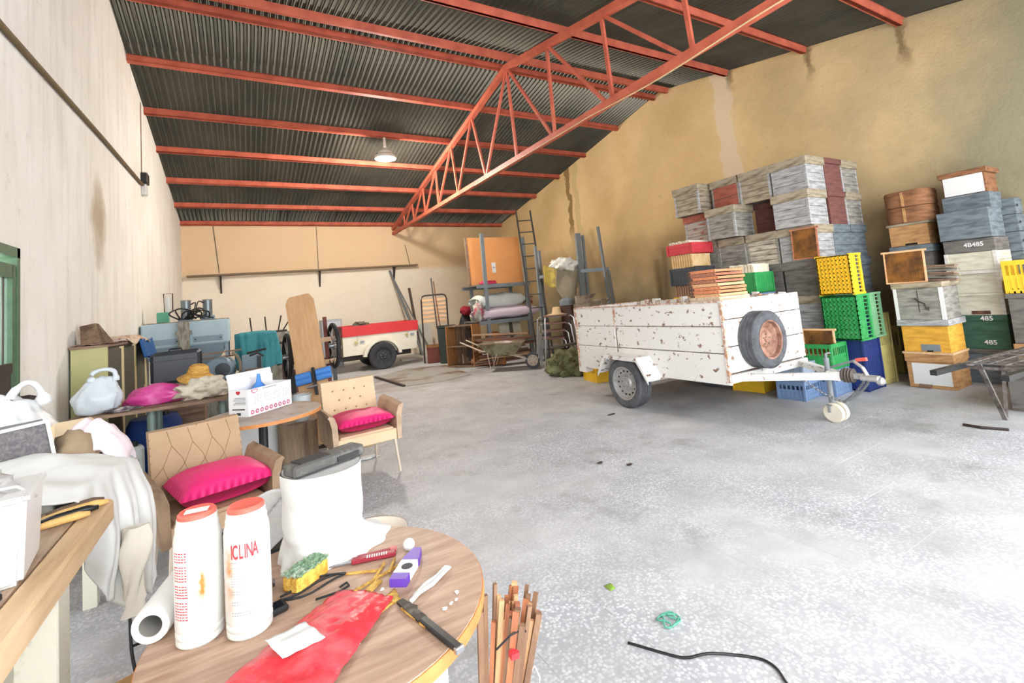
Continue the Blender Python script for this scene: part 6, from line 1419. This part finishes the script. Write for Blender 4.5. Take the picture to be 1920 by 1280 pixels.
b = B(); b.grid(lambda u, v: (6.15+.45*u, 8.70-.2*u+.06*sin(u*6+v*2), 2.05-.80*v*(.55+.45*sin(pi*min(1, u*1.1)))), 24, 16, th=.03); tag(b.build('canvas_sheet', mat('khaki_canvas', (150, 138, 116), .9, vary=.14, scale=4, bump=.3), smooth=True), 'khaki canvas sheet sagging below the white woven sack', 'canvas')
# cartons by the steel rack
MCTN = mat('old_carton', (158, 142, 124), .85, rgb2=(126, 110, 94), scale=5)
for i, (x, y, z, sx, sy, sz, rz, lab) in enumerate(((6.15, 7.75, 0, .6, .45, .95, 10, 'large dusty cardboard box on the floor behind the white trailer'), (6.1, 7.75, .951, .42, .3, .32, -14, 'open dusty carton on the large cardboard box'), (6.42, 7.62, .951, .2, .2, .38, 20, 'narrow upright carton beside the open one'), (5.92, 7.55, 1.273, .40, .05, .16, 8, 'flattened carton flap lying on top of the cartons'))):
    t = thing('carton', lab, 'box', (x, y, z), RAD(rz), 'dusty cartons by the steel rack'); B().bx(-sx/2, sx/2, -sy/2, sy/2, 0, sz, bev=.005).build('carton_body', MCTN, t); B().box((sx*.4, -sy/2-.06, sz-.02), (sx*.5, .14, .006), rot=(-.7, 0, 0)).build('flap', MCTN, t)
t = thing('brown_barrel', 'dark brown cylinder with grey cap standing behind the straw hat', 'barrel', (5.86, 8.02, 0)); B().lathe([(0, 0), (.14, 0), (.14, 1.26), (0, 1.26)], 24).build('barrel_body', mat('dark_brown_drum', (82, 56, 44), .6, vary=.15), t, smooth='auto'); B().lathe([(0, 1.26), (.15, 1.26), (.15, 1.36), (.06, 1.42), (0, 1.42)], 24).build('cap', mat('cap_grey', (132, 140, 146), .5), t, smooth='auto')
# stacked stools
MCHR = mat('chrome_tube', (196, 196, 198), .3, .6, vary=.05); MSEAT = mat('stool_seat', (140, 104, 90), .6, vary=.15)
for i in range(4):
    t = thing('stacking_stool', ['lowest', 'second lowest', 'second topmost', 'topmost'][i]+' of the stacked chrome-legged stools with brown seats', 'stool', (5.52+.02*i, 8.12-.01*i, 0), RAD(-24+3*i), 'stacked stools')
    z = .62+i*.15; B().bx(-.2, .2, -.18, .18, z-.02, z+.015, bev=.008).build('seat', MSEAT, t)
    for sx in (-1, 1):
        y0 = -.22-.012*i; k = .20+.035*i
        b = B(); b.tube([(sx*(k+.06), y0-.03, 0 if i < 1 else .0+.1*i), (sx*k, y0+.02, z-.06), (sx*(k-.03), y0+.04, z-.02), (sx*(k-.05), y0+.12, z-.025)], .016, 7); b.build('leg', MCHR, t, smooth='auto')
        b = B(); b.tube([(sx*(k+.06), -y0+.03, 0 if i < 1 else .1*i), (sx*k, -y0-.02, z-.06), (sx*(k-.03), -y0-.04, z-.02), (sx*(k-.05), -y0-.12, z-.025)], .016, 7); b.build('leg', MCHR, t, smooth='auto')
t = thing('straw_hat', 'pale straw hat resting on the stacked stools', 'hat', (5.60, 8.05, 1.088)); B().lathe([(0, .16), (.07, .155), (.10, .03), (.22, .004), (.22, 0), (.1, .01), (0, .1)], 28).build('straw', mat('pale_straw', (222, 190, 146), .85, vary=.08, scale=20, bump=.3), t, smooth=True)
# small wheelbarrow
MTRAY = mat('barrow_olive', (126, 122, 96), .7, rgb2=(96, 84, 64), scale=6)
t = thing('garden_barrow', 'old olive garden wheelbarrow with a rubber wheel, among the planks', 'wheelbarrow', (4.78, 9.0, 0), RAD(-38)); t.scale = (.86, .86, .9)
b = B(); b.hexa([(-.30, -.22, .38), (.32, -.2, .36), (.32, .2, .36), (-.30, .22, .38), (-.55, -.34, .66), (.55, -.32, .62), (.55, .32, .62), (-.55, .34, .66)]); b.build('tray', MTRAY, t)
b = B(); b.tube([(-.55, -.34, .665), (.55, -.32, .625), (.55, .32, .625), (-.55, .34, .665)], .014, 6, closed=True); b.build('tray_rim', MOLD, t)
for s in (-1, 1):
    b = B(); b.tube([(-1.0, s*.30, .74), (-.5, s*.26, .50), (.2, s*.14, .36), (.72, s*.06, .19)], .017, 7); b.build('handle_tube', MLEGW, t, smooth='auto')
    b = B(); b.tube([(-.35, s*.24, .45), (-.28, s*.25, .0), (-.12, s*.22, .40)], .012, 6); b.build('leg', MLEGW, t)
wheel(t, (.74, -.05, .19), (RAD(90), 0, 0), .19, .09, MTYRE, MLEGW, 6)
b = B(); b.blob((.0, 0, .60), (.34, .22, .07), .3, 2.5, 61, 3); b.build('sheet_load', mat('pale_scrap', (190, 182, 172), .8, rgb2=(140, 104, 84), scale=7, bump=.3), t)
MPLK = [wood('plank_red', (138, 92, 74), (104, 66, 54)), wood('plank_brown', (124, 98, 80), (92, 72, 60)), wood('plank_pale', (186, 152, 122), (146, 112, 86))]
rs = random.Random(9)
for i in range(12):
    z = .10+.055*i; L = 1.0+.5*rs.random()
    o = B().box((0, 0, 0), (L, .10+.05*rs.random(), .035)).build('plank', MPLK[i % 3], loc=(5.18+.1*rs.uniform(-1, 1), 9.62+.12*rs.uniform(-1, 1), z), rot=(0, RAD(rs.uniform(-3, 3)), RAD(-14+rs.uniform(-12, 12))))
    tag(o, '%s old plank of the scrap timber pile before the storage rack' % ['lowest', 'second lowest', 'third lowest', 'fourth lowest', 'fifth lowest', 'sixth lowest', 'sixth topmost', 'fifth topmost', 'fourth topmost', 'third topmost', 'second topmost', 'topmost'][i], 'plank', 'scrap planks before the storage rack')
t = thing('log', 'short rough log with an orange cut end on the floor beside the wooden crate', 'log', (4.88, 9.92, .10), RAD(-50)); B().lathe([(0, -.42), (.09, -.42), (.10, 0), (.095, .40), (0, .40)], 18, 'x').build('bark', MH['brown'], t, smooth='auto'); B().lathe([(0, .401), (.088, .401), (.08, .408), (0, .408)], 18, 'x').build('cut_end', mat('orange_end', (206, 142, 88), .8, vary=.1), t)
# green netting heap
b = B(); b.blob((5.30, 7.28, .16), (.42, .38, .34), .3, 2.5, 71, 4, flat=.003); o = b.build('netting', mat('green_net', (120, 126, 88), .9, rgb2=(92, 84, 58), scale=11, bump=.8, bscale=50), smooth=True); tag(o, 'heap of olive green netting on the floor behind the white trailer', 'netting')
t = thing('dark_board', 'dark board lying on the green netting heap beside the stools', 'board', (5.50, 7.50, .50), rot=(0, RAD(-6), RAD(-30))); B().bx(-.4, .4, -.1, .1, 0, .03).build('board', MDKG, t)
# ================================================================== WALL FITTINGS
MSH = wood('shelf_plank', (140, 118, 92), (110, 90, 70))
t = thing('wall_shelf', 'long narrow wooden shelf plank on brackets across the back wall', 'shelf', (0, YB, 0))
B().hexa if 0 else None
b = B(); b.hexa([(-1.28, -.24, 2.80), (5.05, -.24, 2.88), (5.05, 0, 2.88), (-1.28, 0, 2.80), (-1.28, -.24, 2.845), (5.05, -.24, 2.925), (5.05, 0, 2.925), (-1.28, 0, 2.845)]); b.build('plank', MSH, t)
for x in (-.52, 2.02, 4.28):
    z = 2.80+.08*(x+1.28)/6.33; b = B(); b.prism([(x-.02, 0, z), (x-.02, -.22, z), (x-.02, 0, z-.48)], 0, (.04, 0, 0)); b.build('bracket', MIR, t)
for i, (x, xt, zt, lab) in enumerate(((-.55, -.66, 4.2, 'thin wire running up the back wall from the left shelf bracket'), (2.0, 2.0, 4.2, 'thin wire running up the back wall from the middle shelf bracket'), (4.85, 4.72, 3.6, 'thin wire on the back wall near the right end of the shelf'))):
    tag(B().bar((x, YB-.012, 2.9), (xt, YB-.012, zt), .014, .014).build('wire', MIR), lab, 'wire')
t = thing('cable_duct', 'brown cable running along the upper left wall to a junction box', 'cable', (0, 0, 0)); B().tube([(XL+.03, y, z) for y, z in ((-.9, 3.40), (2, 3.53), (4.37, 3.62), (7, 3.76), (9.5, 3.86))], .022, 8).build('cable', mat('brown_cable', (110, 92, 62), .7, vary=.1), t, smooth=True)
t = thing('junction_box', 'black junction box above a small white socket on the left wall', 'junction box', (XL, 9.62, 3.88)); B().bx(0, .09, -.10, .10, .02, .20, bev=.01).build('black_box', MBLK, t); B().bx(0, .07, -.08, .08, -.17, .01, bev=.008).build('white_socket', MWHITE, t)
tag(B().bar((XL+.01, 9.57, 4.08), (XL+.01, 9.60, 5.30), .012, .012).build('wire', mat('wire_brown', (150, 120, 86), .7)), 'thin brown wire dropping from the roof to the junction box', 'wire')
# pendant lamp
t = thing('pendant_lamp', 'white industrial pendant lamp hanging from a roof purlin', 'lamp', (2.80, 9.98, 4.77))
MENAM = mat('lamp_enamel', (216, 212, 200), .35, vary=.04)
B().cyl((0, 0, .24), (0, 0, .50), .035, .025, 14).build('stem', MENAM, t, smooth='auto')
b = B(); b.lathe([(.225, .0), (.22, .06), (.16, .10), (.15, .15), (.07, .22), (.04, .25), (.038, .24), (.065, .21), (.14, .145), (.15, .09), (.21, .05), (.218, 0)], 36, caps=False); b.build('shade', MENAM, t, smooth='auto')
for k in range(3): a = 2*pi*k/3+.5; B().blob((.10*cos(a), .10*sin(a), .035), (.05, .05, .045), 0, sub=2).build('bulb', mat('bulb_glow', (255, 246, 225), .4, emit=3.), t, smooth=True)
pl = bpy.data.lights.new('lamp_light', 'POINT'); pl.energy = LAMP; pl.shadow_soft_size = .22; pl.color = (1, .93, .82); po = bpy.data.objects.new('lamp_light', pl); COL.objects.link(po); po.location = (2.80, 9.98, 4.66)
# pale cable along truss bottom chord
tag(B().tube([(XT-.06, y, ZT-.05-.05*sin(pi*max(0, (y-2.2))/3.0)**2 if 2.2 < y < 5.2 else ZT-.055) for y in [1.5+.25*k for k in range(30)]], .008, 5).build('cable', mat('cream_cable', (224, 196, 150), .6)), 'thin cream cable sagging along the truss bottom chord', 'cable')
# ================================================================== FLOOR BITS
tag(B().tube([(1.33, 1.62, .006), (1.40, 1.50, .006), (1.45, 1.43, .006), (1.52, 1.38, .02), (1.60, 1.34, .006), (1.67, 1.26, .006), (1.675, 1.2, .006), (1.64, 1.14, .006), (1.6, 1.05, .006)], .005, 6, sm=5).build('black_wire', MBLK, smooth=True), 'curved black wire on the floor at the bottom of the view', 'wire')
b = B(); b.tube([(1.56+.035*cos(a*1.3)+.02*sin(a*3), 1.61+.04*sin(a*1.3), .008+.006*abs(sin(a*2))) for a in [k*.35 for k in range(30)]], .004, 5); tag(b.build('green_twine', mat('green_twine', (92, 168, 146), .7), smooth=True), 'tangle of sea-green twine on the terrazzo floor', 'twine')
b = B(); b.grid(lambda u, v: (1.52+.03*(u-.5), 1.95+.05*(v-.5), .004+.012*sin(pi*v)*(u)), 6, 6, th=.0015); tag(b.build('leaf', mat('leaf_green', (128, 160, 62), .6), smooth=True), 'small green leaf lying on the terrazzo floor', 'leaf')
tag(B().tube([(5.52, 1.80, .01), (5.50, 1.68, .012), (5.56, 1.52, .01)], .012, 6).build('stick', MIR), 'thin dark stick on the floor near the wheelbarrow leg', 'stick')
for i, (x, y) in enumerate(((3.75, 4.45), (2.6, 3.3), (2.75, 3.1))): tag(B().blob((x, y, .008), (.03+.03*(i == 0), .015, .008), .4, 2, i, 2, flat=.001).build('debris', MIR), ['dark scrap on the floor in front of the trailer wheel', 'dark sliver on the open floor, farther of two', 'dark sliver on the open floor, nearer of two'][i], 'debris')
